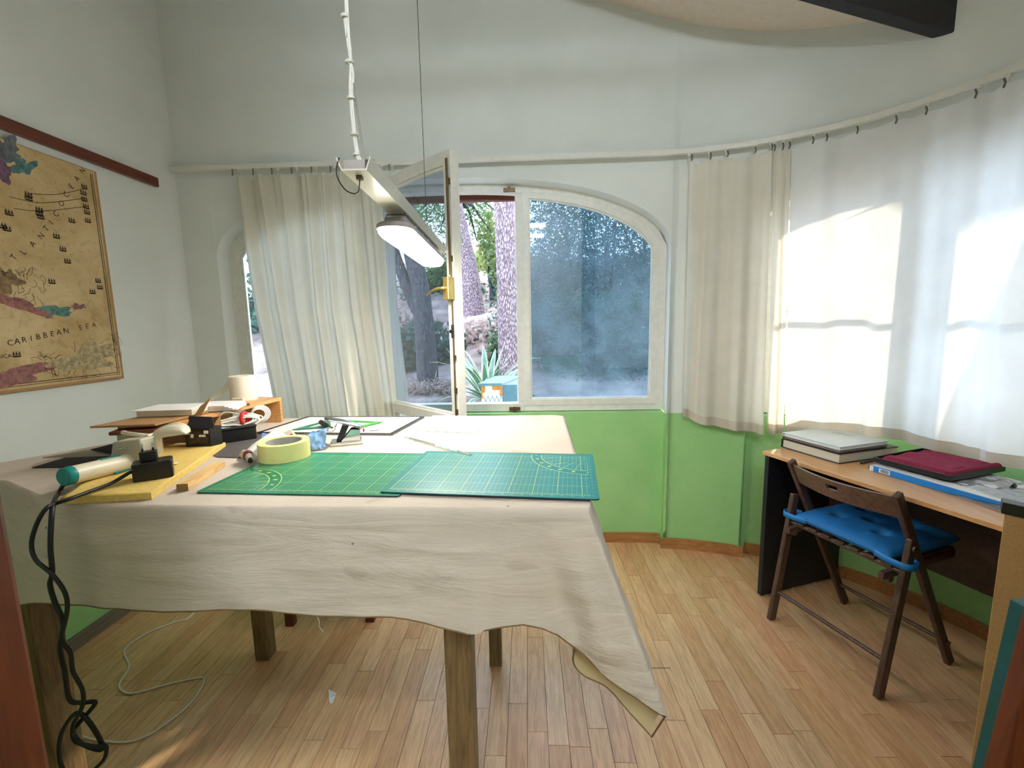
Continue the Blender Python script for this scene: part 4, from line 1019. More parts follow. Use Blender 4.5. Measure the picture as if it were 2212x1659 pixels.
# long black box
lb = thing('long_black_box', (-.91, 1.32, T), 'long low black plastic box under the bundled white cable', 'box')
p0 = at(468, 962, z=T); p1 = at(556, 948, z=T)
ang = math.atan2(p1.y - p0.y, p1.x - p0.x); Ml = Matrix.Translation(p0) @ Matrix.Rotation(ang, 4, 'Z'); Lb = (p1 - p0).length
mb = MB(); mb.rbox((0, 0, 0), (Lb, .05, .040), .004, Ml); mb.build('body', M_blackpl, lb)
mb = MB(); mb.rbox((-.002, -.002, .040), (Lb + .002, .052, .047), .004, Ml); mb.build('lid', M_blackrub, lb)
# bundled white cable with red tie
bt = Ml @ Vector((Lb * .5, .025, .050)); dx_ = (Ml.to_3x3() @ Vector((1, 0, 0)))
wc = thing('bundled_white_cable', bt, 'coiled white cable held by a red tie on the black box', 'cable')
rc = random.Random(2)
for k in range(9):
    pts = []; r1 = .052 + rc.uniform(-.008, .008); r2 = .011 + .004 * rc.random(); cz = rc.uniform(.004, .018); cy = rc.uniform(-.012, .012); cx = rc.uniform(-.006, .006)
    for i in range(25):
        a = 2 * PI * i / 24; sq = abs(math.sin(a)); pts.append(bt + dx_ * (cx + .012 + r1 * math.cos(a)) + Vector((0, cy + .012 * math.sin(a) * .6, cz + r2 * math.sin(a) * (1.1 if math.cos(a) > .2 else .7))))
    mb = MB(); mb.tube(pts, .0024, 6); mb.build('cable_loop', M_cable, wc)
for k in range(4):
    pts = [bt + dx_ * (.062 + (.020 + .0025 * k) * math.cos(2 * PI * i / 20)) + Vector((0, .012 + .004 * k, .022 + (.018 + .003 * k) * math.sin(2 * PI * i / 20))) for i in range(21)]
    mb = MB(); mb.tube(pts, .0023, 6); mb.build('cable_loop', M_cable, wc)
mb = MB(); tie = bt + dx_ * .028; mb.tube([tie + Vector((0, .016 * math.cos(2 * PI * i / 12) , .016 + .019 * math.sin(2 * PI * i / 12))) for i in range(13)], .0058, 6); mb.build('red_tie', M_red, wc)
mb = MB(); mb.tube(chain([bt + dx_ * .02 + Vector((0, -.01, .034)), bt + dx_ * -.015 + Vector((0, -.014, .045)), bt + dx_ * -.033 + Vector((0, -.016, .025)), bt + dx_ * -.037 + Vector((0, -.016, -.002))], 6), .0026, 6); mb.build('cable_end', M_greypl, wc)

# bag / leaflet and blue sachet around the tape
lf = thing('printed_paper_bag', (-.80, 1.15, T), 'creased white printed leaflet left of the masking tape roll', 'leaflet')
g1 = [at(512, 992, y=1.14), at(545, 960, y=1.16), at(590, 930, y=1.20)]; g2 = [at(568, 992, y=1.10), at(590, 975, y=1.14), at(625, 945, y=1.18)]
mb = MB(); mb.grid(lambda u, v: (g1[0].lerp(g1[1], u * 2) if u < .5 else g1[1].lerp(g1[2], u * 2 - 1)).lerp(g2[0].lerp(g2[1], u * 2) if u < .5 else g2[1].lerp(g2[2], u * 2 - 1), v) + Vector((0, -.010, .022)) * math.sin(PI * v) * (1 - u * .5), 14, 12); mb.build('paper', M_paper, lf, fix=False)
mb = MB(); text_into(mb, 'CS', .016, Matrix.Translation(at(562, 962, y=1.12)) @ Matrix.Rotation(.5, 4, 'Z') @ Matrix.Rotation(1.0, 4, 'X')); mb.build('blue_lettering', M_blueink, lf, fix=False)
mb = MB(); mb.prism([at(583, 950, y=1.20), at(627, 928, y=1.22), at(640, 942, y=1.22), at(600, 965, y=1.20)], (0, .002, .002)); mb.build('second_flap', M_tissue, lf)
mb = MB(); mb.prism([at(618, 944, y=1.196), at(630, 936, y=1.196), at(633, 939, y=1.196), at(621, 947, y=1.196)], (0, -.001, 0)); mb.build('red_mark', M_red, lf)
sb = thing('blue_sachet', (-.64, 1.22, T), 'crumpled pale blue plastic wrapper behind the masking tape roll', 'wrapper')
b0 = [at(652, 942, y=1.215), at(708, 922, y=1.24)]; b1 = [at(668, 974, y=1.19), at(703, 966, y=1.20)]
mb = MB(); mb.grid(lambda u, v: b0[0].lerp(b0[1], u).lerp(b1[0].lerp(b1[1], u), v) + Vector((0, .010 * nz(u * 4, v * 4, 2), .008 * nz(u * 6, v * 5, 7) + .010 * math.sin(PI * v))), 16, 14); mb.build('wrapper_front', M_blue, sb, fix=False)
mb = MB(); b0_ = [at(566, 935, y=1.20), at(600, 940, y=1.20)]; b1_ = [at(562, 975, y=1.16), at(590, 975, y=1.16)]
mb.grid(lambda u, v: b0_[0].lerp(b0_[1], u).lerp(b1_[0].lerp(b1_[1], u), v) + Vector((0, .006 * nz(u * 4, v * 4, 5), 0)), 10, 10); mb.build('wrapper_side', M_blue, sb, fix=False)
mb = MB(); mb.prism([at(668, 974, z=T), at(703, 972, z=T), at(712, 962, z=T), at(700, 955, z=T), at(660, 962, z=T)], (0, 0, .0008)); mb.build('clear_edge', M_film, sb)

# drawing board
db = thing('drawing_board', (-.65, 1.5, T), 'white drawing board with black rim at the back of the table', 'board')
bp = [at(556, 938, z=T), at(848, 941, z=T), at(917, 903, z=T), at(665, 903, z=T)]
cen = sum(bp, Vector()) / 4
mb = MB(); mb.prism(bp, (0, 0, .0055)); mb.build('panel', M_board, db)
inn = [p.lerp(cen, .045) for p in bp]; mb = MB(); mb.ring([p + Vector((0, 0, .0005)) for p in bp], [p + Vector((0, 0, .0005)) for p in inn], (0, 0, .0065)); mb.build('black_rim', M_blackpl, db)
BZ = T + .0075
def tri_frame(name, label, pts, mt, k=.32, z=BZ):
    P3 = [at(x_, y_, z=z) for x_, y_ in pts]; cc = sum(P3, Vector()) / 3; mb = MB(); mb.ring(P3, [p.lerp(cc, k * 1.35) for p in P3], (0, 0, .002)); return tag(mb.build(name, mt), label, 'set square')
tri_frame('set_square', 'dark green set square under the black compass on the drawing board', [(630, 929), (712, 907), (716, 923)], M_green)
tri_frame('set_square', 'bright green set square right of the hole punch, on drawing board', [(752, 908), (828, 912), (775, 925)], M_green2)
co = thing('drawing_compass', at(700, 920, z=BZ), 'black handled tool with clear head on the dark green set square', 'tool')
q0_, q1_ = at(692, 911, z=BZ + .012), at(710, 923, z=BZ + .010)
mb = MB(); mb.tube([q0_, q0_.lerp(q1_, .1), q0_.lerp(q1_, .8), q1_], [.006, .009, .009, .005], 12); mb.build('grip', M_blackrub, co)
mb = MB(); e_ = at(722, 926, z=BZ + .008); mb.tube([q1_, e_], [.004, .006], 8); mb.tube([e_, at(728, 915, z=BZ + .012)], [.0045, .002], 8); mb.build('metal_head', M_chrome, co)
mb = MB(); q = at(810, 929, z=BZ); mb.rbox((-.017, -.007, 0), (.017, .007, .008), .005, Matrix.Translation(q) @ Matrix.Rotation(.2, 4, 'Z')); tag(mb.build('eraser', M_paper), 'small white eraser on the right of the drawing board', 'eraser')
# hole punch
hp = thing('hole_punch', at(755, 958, z=T), 'chrome hole punch with cream base in front of the drawing board', 'hole punch')
Mh = Matrix.Translation(at(752, 957, z=T)) @ Matrix.Rotation(math.radians(20), 4, 'Z')
mb = MB(); mb.rbox((-.050, -.028, 0), (.044, .028, .006), .006, Mh); mb.build('base_tray', M_cream, hp)
mb = MB(); mb.rbox((-.048, -.026, .006), (.040, .026, .011), .005, Mh); mb.build('base_plate', M_chrome, hp)
mb = MB(); mb.prism([Mh @ Vector(v) for v in ((-.018, -.020, .011), (.036, -.020, .011), (.036, -.020, .042), (.012, -.020, .044))], Mh.to_3x3() @ Vector((0, .003, 0)))
mb.prism([Mh @ Vector(v) for v in ((-.018, .017, .011), (.036, .017, .011), (.036, .017, .042), (.012, .017, .044))], Mh.to_3x3() @ Vector((0, .003, 0))); mb.build('side_cheek', M_chrome, hp)
mb = MB(); mb.prism([Mh @ Vector(v) for v in ((-.032, -.017, .012), (-.016, -.017, .011), (.008, -.017, .058), (-.012, -.017, .060))], Mh.to_3x3() @ Vector((0, .034, 0))); mb.build('black_post', M_blackpl, hp, bevel=.002)
lp = [Vector((-.060, 0, .078)), Vector((-.040, 0, .074)), Vector((0, 0, .062)), Vector((.034, 0, .047)), Vector((.042, 0, .040))]
mb = MB(); LP = smooth_path(lp, 5); mb.grid(lambda u, v: Mh @ (LP[round(u * 20)] + Vector((0, (v - .5) * (.030 + .012 * math.sin(PI * u)), .006 * math.sin(PI * v) * 1.2))), 20, 8); mb.build('lever', M_chrome, hp, solid=.003, fix=False)
mb = MB(); mb.lathe([(0, .006), (.005, .005), (.0055, 0), (0, 0)], 12, Mh @ Matrix.Translation((.044, 0, .036)) @ Matrix.Rotation(PI / 2, 4, 'Y')); mb.build('red_button', M_red, hp)
# white sheet, ruler
mb = MB(); mb.prism([at(896, 930, z=T + .0004), at(1027, 936, z=T + .0004), at(1061, 899, z=T + .0004), at(935, 898, z=T + .0004)], (0, 0, .0008)); tag(mb.build('paper_sheet', M_paper), 'blank white paper sheet at the back edge of the table', 'paper')
mb = MB(); ra, rb_ = at(875, 944, z=T + .002), at(1018, 984, z=T + .006); mb.bar(ra, rb_ + Vector((0, 0, .001)), .012, .002); tag(mb.build('clear_ruler', M_ruler), 'transparent plastic ruler lying diagonally above the teal mat', 'ruler')

# ------------------------------------------------------------------ hanging lamp
lamp = thing('hanging_lamp', (-.36, 1.45, 1.64), 'long white hanging tray lamp with lit oval diffuser over the table', 'lamp')
tn, tf = Vector((-.348, .935, 1.645)), Vector((-.385, 2.0, 1.645)); td = (tf - tn).normalized(); tx = Vector((td.y, -td.x, 0))
def TP(l, wv, z): return tn + td * l + tx * wv + Vector((0, 0, z))
LT = (tf - tn).length; hw = .036
mb = MB()
prof = [(-hw, .022), (-hw * .72, -.004), (hw * .72, -.004), (hw, .022), (hw - .003, .022), (hw * .68, -.001), (-hw * .68, -.001), (-hw + .003, .022)]
vs = [TP(l, a_, z_) for l in (0, LT) for a_, z_ in prof]; k = len(prof)
mb.add(vs, [(i, (i + 1) % k, k + (i + 1) % k, k + i) for i in range(k)] + [tuple(range(k)), tuple(reversed(range(k, 2 * k)))]); mb.build('tray', M_traywhite, lamp)
mb = MB(); mb.box((-hw * .6, .005, -.001), (hw * .6, .06, .018), Matrix.Translation(tn) @ Matrix.Rotation(math.atan2(td.y, td.x) - PI / 2, 4, 'Z')); mb.build('ballast_box', M_grey_lamp, lamp)
mb = MB(); mb.box((-.006, .028, -.012), (.006, .040, -.004), Matrix.Translation(tn + Vector((0, 0, 0))) @ Matrix.Rotation(math.atan2(td.y, td.x) - PI / 2, 4, 'Z')); mb.build('cable_gland', M_bronze, lamp)
mb = MB(); mb.tube(chain([TP(.034, 0, -.012), TP(.03, -.006, -.040), TP(.005, -.022, -.040), TP(-.006, -.034, -.012), TP(.004, -.030, .022)], 6), .0014, 6); mb.build('loop_wire', M_blackpl, lamp)
# diffuser and housing
l0, l1 = .265, .925
def stadium(l0_, l1_, hw_, z_, n=10):
    pts = []
    for i in range(n + 1): a_ = PI * i / n; pts.append(TP(l1_ - hw_ + hw_ * math.sin(a_), hw_ * math.cos(a_), z_))
    for i in range(n + 1): a_ = PI * i / n; pts.append(TP(l0_ + hw_ - hw_ * math.sin(a_), -hw_ * math.cos(a_), z_))
    return pts
cxw = .0
def loft(loops, cap=True):
    mb = MB(); n = len(loops[0]); vs = [p for l in loops for p in l]; fs = [(i * n + j, i * n + (j + 1) % n, (i + 1) * n + (j + 1) % n, (i + 1) * n + j) for i in range(len(loops) - 1) for j in range(n)]
    mb.add(vs, fs, True); 
    if cap: mb.add(loops[0], [tuple(range(n))]); mb.add(loops[-1], [tuple(range(n))])
    return mb
loft([stadium(l0, l1, .047, -.056), stadium(l0 + .002, l1 - .002, .045, -.068), stadium(l0 + .012, l1 - .012, .036, -.078)]).build('diffuser', M_glow, lamp)
loft([stadium(l0 - .003, l1 + .003, .050, -.056), stadium(l0 - .003, l1 + .003, .050, -.045), stadium(l0 + .004, l1 - .004, .044, -.041)]).build('housing', M_grey_lamp, lamp)
mb = MB(); 
mb.prism([TP(l0 + .05, -.030, -.042), TP(l1 - .05, -.030, -.042), TP(l1 - .05, .030, -.042), TP(l0 + .05, .030, -.042)], (0, 0, .022)); mb.build('gear_box', M_grey_lamp, lamp, bevel=.003)
for l in (l0 + .08, l1 - .10):
    mb = MB(); mb.tube([TP(l, -.034, -.022), TP(l, -.030, -.008), TP(l, .030, -.008), TP(l, .034, -.022)], .0022, 6); mb.build('clip', M_steel, lamp)
for l in (.42, .52, .62, .72, .80):
    mb = MB(); mb.prism([TP(l, .030, -.040), TP(l + .012, .030, -.040), TP(l + .012, .036, -.040), TP(l, .036, -.040)], (0, 0, .016)); mb.build('latch', M_grey_lamp, lamp)
mb = MB(); mb.tube(chain([TP(LT - .035, .02, -.004), TP(LT - .028, .02, -.045), TP(LT - .016, .02, -.055), TP(LT - .012, .02, -.02)], 5), .0012, 6); mb.build('end_wire', M_blackpl, lamp)
# suspension: cable bundle and thin wire
cb_ = at(772, 347, y=1.02)
def up(px, py): return at(px, py, y=1.02)
c1 = [TP(.06, 0, .02), up(770, 330), up(757, 210), up(758, 130), up(752, 70), up(744, 30), up(745, -30)]
top_c = Vector((up(745, -30).x, 1.02, CEIL(-.38)))
mb = MB(); mb.tube(chain(c1 + [top_c], 6), .0036, 8); mb.build('power_cable', M_cable, lamp)
mb = MB(); c2 = [TP(.07, .004, .02) , up(774, 330), up(765, 260), up(761, 205), up(763, 160), up(755, 120), up(748, 60), up(750, 0), top_c + Vector((.004, 0, 0))]
mb.tube(chain(c2, 6), .0028, 8); mb.build('second_cable', M_cable, lamp)
mb = MB(); mb.tube([TP(.08, 0, .02), up(757, 135), top_c], .0014, 6); mb.build('chain_wire', M_steel, lamp)
for px, py in ((771, 334), (765, 290), (759, 212), (755, 134), (745, 36)):
    mb = MB(); mb.lathe([(.0055, -.0025), (.009, -.0025), (.009, .0025), (.0055, .0025)], 14, Matrix.Translation(up(px, py)), close=True); mb.build('cable_tie', M_white, lamp)
for kx in (-.012, .006, .018):
    mb = MB(); mb.bar(TP(.02, kx, .012), TP(.10, kx * .6, .045), .008, .014); mb.build('connector', M_blackpl, lamp)
wt = at(937, 500, y=1.66)
mb = MB(); wtp = TP(.72, .0, .0); mb.tube([TP(.73, .012, -.01), Vector((TP(.73, .012, 0).x, TP(.73, .012, 0).y, CEIL(-.35)))], .0011, 6); mb.build('suspension_wire', M_blackpl, lamp)

# two fluorescent battens in the room behind the camera (seen reflected in the glass)
for yy, nm in ((-.72, 'nearer'), (-1.37, 'farther')):
    t = thing('fluorescent_batten', (-.1, yy, 2.62), 'white fluorescent batten under the ceiling behind the viewpoint, %s one' % nm, 'ceiling light')
    mb = MB(); mb.box((-.34, yy - .03, 2.63), (.28, yy + .03, 2.67)); mb.build('batten', M_white, t)
    mb = MB(); mb.tube([(-.32, yy, 2.60), (.26, yy, 2.60)], .013, 12); mb.build('tube', M_tube, t)
    for xx in (-.33, .27):
        mb = MB(); mb.box((xx - .008, yy - .014, 2.585), (xx + .008, yy + .014, 2.635)); mb.build('holder', M_white, t)
    for xx in (-.2, .15):
        mb = MB(); mb.tube([(xx, yy, 2.67), (xx, yy, CEIL(xx) - .012)], .002, 6); mb.build('suspension_wire', M_steel, t)

# ------------------------------------------------------------------ desk
du_ = Vector((.33, -.944, 0)).normalized(); dv_ = Vector((.944, .33, 0)).normalized()
D0 = Vector((1.103, 2.022, 0)); DH = .720
def D(u, v, z): return D0 + du_ * u + dv_ * v + Vector((0, 0, z))
desk = thing('writing_desk', D(.5, .25, 0), 'small desk with light beech top and black sides by the curtains', 'desk')
mb = MB(); mb.prism([D(-.01, -.008, DH - .018), D(.99, -.008, DH - .018), D(.99, .505, DH - .018), D(-.01, .505, DH - .018)], (0, 0, .018)); mb.build('desktop', M_deskwood, desk, bevel=.002)
mb = MB(); mb.prism([D(0, .0, .008), D(.022, .0, .008), D(.022, .50, .008), D(0, .50, .008)], (0, 0, DH - .026)); mb.build('side_panel', M_black, desk, bevel=.001)
mb = MB(); mb.prism([D(.95, .01, .008), D(.972, .01, .008), D(.972, .50, .008), D(.95, .50, .008)], (0, 0, DH - .026)); mb.build('side_panel', M_black, desk, bevel=.001)
mb = MB(); mb.prism([D(.022, .40, .30), D(.95, .40, .30), D(.95, .416, .30), D(.022, .416, .30)], (0, 0, DH - .318)); mb.build('modesty_panel', M_darkwood, desk)
for v in (.03, .20, .34, .47):
    mb = MB(); mb.prism([D(.004, v, 0), D(.018, v, 0), D(.018, v + .018, 0), D(.004, v + .018, 0)], (0, 0, .008)); mb.build('foot_pad', M_white, desk)
# books
def book(label, loc, ang, L, Wd, h, cover, pages, z, spine_round=True, ct=.003):
    t = thing('book', (loc[0], loc[1], z), label, 'book'); M = Matrix.Translation((loc[0], loc[1], z)) @ Matrix.Rotation(ang, 4, 'Z')
    mb = MB(); mb.box((0, 0, 0), (L, Wd, ct), M); mb.box((0, 0, h - ct), (L, Wd, h), M); mb.box((0, Wd - .002, 0), (L, Wd + .002, h), M); mb.build('cover', cover, t, bevel=.0008)
    mb = MB(); mb.box((.005, .005, ct), (L - .005, Wd - .003, h - ct), M); mb.build('pages', pages, t); return t, M
ab = math.atan2(-.265, .086); abk = math.atan2(1.826 - 2.091, 1.301 - 1.215)
bx = at(1688, 966, z=DH); by = at(1812, 1003, z=DH); ab = math.atan2((by - bx).y, (by - bx).x); LB = (by - bx).length
dirL = (by - bx).normalized(); dirW = Vector((-dirL.y, dirL.x, 0))
br = at(1945, 982, z=DH); WB = .24
def book2(label, o, L, Wd, h, z, cover, pages, rot=0.0):
    t = thing('book', (o.x, o.y, z), label, 'book')
    M = Matrix.Translation((o.x, o.y, z)) @ Matrix.Rotation(ab + rot, 4, 'Z')
    ct = .003
    mb = MB(); mb.box((0, 0, 0), (L, Wd, ct), M); mb.box((0, 0, h - ct), (L, Wd, h), M); mb.box((-.003, 0, .0), (.001, Wd, h), M); mb.build('cover', cover, t, bevel=.0008)
    mb = MB(); mb.box((.003, .006, ct), (L - .005, Wd - .005, h - ct), M); mb.build('pages', pages, t); return t, M
# left-handed helper: width grows to +90 deg of the length direction
book2('thick book with black cover at the bottom of the desk stack', bx, LB, .345, .042, DH + .001, M_cover_b, M_pages)
book2('thin brown covered book in the middle of the desk stack', bx + dirL * .001 + dirW * .005, LB * .97, .285, .010, DH + .044, M_cover_br, M_pages, 0.02)
bk, Mb = book2('pale grey glossy book on top of the desk stack', bx + dirL * .0 + dirW * .004, LB * .98, .290, .016, DH + .0555, M_coverg, M_paper, .01)
mb = MB()
for k in range(9): mb.box((LB * (.30 + .035 * k), .20 + .02 * (k % 3), .0160), (LB * (.312 + .035 * k), .235 + .008 * (k % 2), .0163), Mb)
mb.build('cover_print', M_greyink, bk, fix=False)['kind'] = 'stuff'
mb = MB(); pa_, pb_ = at(1860, 1000, z=DH + .006), at(1945, 981, z=DH + .006); mb.tube([pa_, pb_], .0048, 10)
tag(mb.build('black_pen', M_blackpl), 'black pen lying on the desk right of the books', 'pen')
# blue carton
c0 = at(1878, 1016, z=DH); c1_ = at(2172, 1103, z=DH); cd = (c1_ - c0).normalized(); cn = Vector((-cd.y, cd.x, 0)); BL = (c1_ - c0).length + .05; BWd = .30; BH = .022
c0 = c0 + cn * .0
bc = thing('blue_carton', c0, 'flat bright blue carton in clear film on the desk', 'box')
def Cb(u, v, z): return c0 + cd * u + cn * v + Vector((0, 0, z))
mb = MB(); mb.prism([Cb(0, 0, .001), Cb(BL, 0, .001), Cb(BL, BWd, .001), Cb(0, BWd, .001)], (0, 0, BH)); mb.build('carton', M_bluebox, bc, bevel=.001)
mb = MB(); mb.prism([Cb(.004, .004, BH + .001), Cb(BL - .02, .004, BH + .001), Cb(BL - .02, BWd - .004, BH + .001), Cb(.004, BWd - .004, BH + .001)], (0, 0, .0006)); mb.build('top_print', M_paper, bc)
mb = MB(); mb.prism([Cb(.035, -.0006, .003), Cb(.075, -.0006, .003), Cb(.075, -.0006, BH - .002), Cb(.035, -.0006, BH - .002)], (cn * .0004)); mb.prism([Cb(0, -.0006, .001), Cb(.014, -.0006, .001), Cb(.014, -.0006, BH), Cb(0, -.0006, BH)], (cn * .0004)); mb.build('white_label', M_paper, bc)
mb = MB(); u_ = .040
rb2 = random.Random(4)
while u_ < .071:
    wd_ = rb2.choice((.0006, .001, .0014)); mb.prism([Cb(u_, -.0009, .006), Cb(u_ + wd_, -.0009, .006), Cb(u_ + wd_, -.0009, BH - .004), Cb(u_, -.0009, BH - .004)], cn * .0002); u_ += wd_ + rb2.choice((.0008, .0013))
mb.build('barcode', M_ink, bc)
mb = MB(); mb.prism([Cb(-.012, .01, .002), Cb(0, .01, .002), Cb(0, .04, .002), Cb(-.012, .04, .002)], (0, 0, .016)); mb.build('black_end', M_blackpl, bc, bevel=.003)
def film(u, v):
    p = Cb(.07 + u * (BL - .09), .004 - .07 * (max(0, u - .35) ** 1.2) * (1 - v) + v * (BWd - .02), 0)
    hgt = BH + .004 + .006 * nz(u * 9, v * 9, 1) + .004 * nz(u * 22, v * 20, 5)
    if v < .22: hgt *= (v / .22) ** .7
    return p + Vector((0, 0, max(hgt, .0015)))
mb = MB(); mb.grid(film, 44, 34); mb.build('plastic_film', M_film, bc, fix=False)
# black tray with towel
tz = DH + BH + .009
t0 = at(1885, 997, z=tz); t1 = at(1990, 977, z=tz); t2 = at(2172, 1018, z=tz); t3 = at(2052, 1040, z=tz)
tray = thing('black_tray', (t0 + t2) / 2, 'shallow black tray on the blue carton holding a crimson towel', 'tray')
cc = (t0 + t1 + t2 + t3) / 4; quad_ = [t0, t1, t2, t3]
mb = MB(); mb.prism([p.lerp(cc, .02) for p in quad_], (0, 0, .003)); mb.build('tray_floor', M_blackpl, tray)
mb = MB(); mb.ring(quad_, [p.lerp(cc, .03) for p in quad_], (0, 0, .020)); mb.build('tray_rim', M_blackpl, tray, bevel=.001)
tw = thing('folded_towel', cc, 'folded crimson towel lying in the black tray on the desk', 'towel')
w0, w1, w2, w3 = [p.lerp(cc, .11) + Vector((0, 0, .004)) for p in quad_]
def towel(u, v):
    p = w0.lerp(w3, u).lerp(w1.lerp(w2, u), v)
    ed = min(u, 1 - u, v, 1 - v); h_ = .019 * min(1, (ed / .06)) ** .5 + .004 * nz(u * 5, v * 4, 3) + .006 * u
    ridge = .004 * math.sin(v * 14 + u * 3)
    return p + Vector((0, 0, h_ + ridge * min(1, ed / .08)))
mb = MB(); mb.grid(towel, 40, 36); mb.build('folded_cloth', M_towel, tw, fix=False)
mb = MB(); ra_ = w3.lerp(w2, .0) + Vector((0, 0, .014)); rb3 = w2 + Vector((0, 0, .016)); mb.tube(chain([ra_, ra_.lerp(rb3, .5) + Vector((0, 0, .003)), rb3], 8), [.011] * 17, 12); mb.build('rolled_edge', M_towel, tw)
# binder clip
bcp = at(2192, 1052, z=tz - .004); clip = thing('binder_clip', bcp, 'small black binder clip on the film right of the towel', 'binder clip')
Mc = Matrix.Translation(bcp) @ Matrix.Rotation(.6, 4, 'Z')
mb = MB(); mb.prism([Mc @ Vector(v) for v in ((-.013, -.004, 0), (-.013, .010, 0), (-.013, .003, .014))], Mc.to_3x3() @ Vector((.026, 0, 0))); mb.build('clip_body', M_blackpl, clip)
for sgn in (-1, 1):
    mb = MB(); mb.tube([Mc @ Vector(v) for v in ((-.008, .003, .013), (-.006, .003 + sgn * .014, .020), (0, .003 + sgn * .022, .022), (.006, .003 + sgn * .014, .020), (.008, .003, .013))], .0009, 6); mb.build('wire_lever', M_chrome, clip)

# boards leaning at the right edge of the doorway
bdp = thing('beige_board', (1.2, 1.03, 0), 'upright beige board panel with black corner cap at far right', 'board')
yb = 1.04
tl = at(2170, 1108, y=yb); bl = Vector((tl.x - .004, yb, 0)); 
mb = MB(); mb.prism([Vector((tl.x, yb, 0)), Vector((tl.x + .21, yb - .28, 0)), Vector((tl.x + .226, yb - .268, 0)), Vector((tl.x + .016, yb + .012, 0))], (0, 0, tl.z)); mb.build('panel', M_particle, bdp, bevel=.001)
mb = MB(); mb.prism([Vector((tl.x - .006, yb + .002, tl.z - .002)), Vector((tl.x + .206, yb - .282, tl.z - .002)), Vector((tl.x + .236, yb - .262, tl.z - .002)), Vector((tl.x + .02, yb + .03, tl.z - .002))], (0, 0, .028)); mb.build('corner_cap', M_blackpl, bdp, bevel=.002)
TY = .66; tt = at(2212, 1310, y=TY); tb = at(2141, 1655, y=TY)
mb = MB(); mb.prism([Vector((tb.x - .05, TY, 0)), Vector((tb.x + .5, TY, 0)), Vector((tt.x + .5, TY, tt.z + .0)), Vector((tt.x, TY, tt.z)), ], (0, .02, 0))
tag(mb.build('teal_board', M_tealboard, bevel=.001), 'dark teal board leaning beside the beige panel at far right', 'board')

wl, wh = at(2167, 1659, y=.50), at(2212, 1486, y=.50)
sl = (wh.x - wl.x) / (wh.z - wl.z); b0x = wl.x - sl * wl.z
mb = MB(); mb.prism([Vector((b0x, .50, 0)), Vector((b0x + .12, .50, 0)), Vector((b0x + .12 + sl * 1.2, .50, 1.2)), Vector((b0x + sl * 1.2, .50, 1.2))], (0, .02, 0))
tag(mb.build('wooden_board', M_jamb, bevel=.001), 'reddish wooden board leaning in the bottom right corner', 'board')

# ------------------------------------------------------------------ folding chair
P0 = Vector((1.142, 1.630, 0)); lv = Vector((.338, -.941, 0)).normalized(); wv_ = Vector((.941, .338, 0)).normalized()
def K(l, w_, z): return P0 + lv * l + wv_ * w_ + Vector((0, 0, z))
ch = thing('folding_chair', K(0, .2, 0), 'dark brown wooden folding chair with blue cushion at the desk', 'chair')
for s in (-1, 1):
    l = .196 * s; mb = MB(); mb.bar(K(l, .030, .735), K(l, .425, .004), .020, .034, up=wv_); mb.build('leg', M_chair, ch, bevel=.004)
    l = .218 * s; mb = MB(); mb.bar(K(l, 0, .004), K(l, .092, .575), .020, .036, up=wv_); mb.build('leg', M_chair, ch, bevel=.004)
    mb = MB(); mb.bar(K(.180 * s, .015, .435), K(.180 * s, .40, .450), .018, .026); mb.build('seat_rail', M_chair, ch, bevel=.002)
    mb = MB(); mb.lathe([(0, .006), (.010, .005), (.012, 0), (0, 0)], 14, Matrix.Translation(K(.229 * s, .088, .545)) @ (lv * s).to_track_quat('Z', 'Y').to_matrix().to_4x4()); mb.build('pivot', M_steel, ch)
# curved back slat with hole
def slat(u, z): l = lerp(-.196, .196, u); return K(l, .028 - .060 * math.sin(PI * u) * 0.75 + (0.735 - z) * .54, z)
mb = MB(); NU = 36; cols = [i / NU for i in range(NU + 1)]
zt0, zb0 = .722, .640
NZ = 8
def inhole(u, z): return ((lerp(-.196, .196, u) / .022) ** 2 + ((z - .692) / .011) ** 2) < 1
for side_ in (0, 1):
    offv = wv_ * (-.007 if side_ == 0 else .007)
    for i in range(NU):
        for j in range(NZ):
            za = lerp(zb0 + .018 * (abs(cols[i] - .5) * 2) ** 2 * 0, zt0, j / NZ); zc = lerp(zb0, zt0, (j + 1) / NZ)
            if inhole((cols[i] + cols[i + 1]) / 2, (za + zc) / 2): continue
            q = [slat(cols[i], za) + offv, slat(cols[i + 1], za) + offv, slat(cols[i + 1], zc) + offv, slat(cols[i], zc) + offv]
            mb.add(q, [(0, 1, 2, 3)], True)
for i in range(NU):
    for z in (zb0, zt0):
        mb.add([slat(cols[i], z) - wv_ * .007, slat(cols[i + 1], z) - wv_ * .007, slat(cols[i + 1], z) + wv_ * .007, slat(cols[i], z) + wv_ * .007], [(0, 1, 2, 3)])
    for j in range(NZ):
        za = lerp(zb0, zt0, j / NZ); zc = lerp(zb0, zt0, (j + 1) / NZ)
        me_ = inhole((cols[i] + cols[i + 1]) / 2, (za + zc) / 2)
        for (di, dj) in ((1, 0), (0, 1), (-1, 0), (0, -1)):
            if not me_: continue
            ii, jj = i + di, j + dj
            if 0 <= ii < NU and 0 <= jj < NZ and not inhole((cols[ii] + cols[ii + 1]) / 2, lerp(zb0, zt0, (jj + .5) / NZ)):
                if di: uu = cols[i + 1] if di > 0 else cols[i]; q = [slat(uu, za), slat(uu, zc)]
                else: z = zc if dj > 0 else za; q = [slat(cols[i], z), slat(cols[i + 1], z)]
                mb.add([q[0] - wv_ * .007, q[1] - wv_ * .007, q[1] + wv_ * .007, q[0] + wv_ * .007], [(0, 1, 2, 3)])
mb.build('backrest', M_chairback, ch, fix=False)
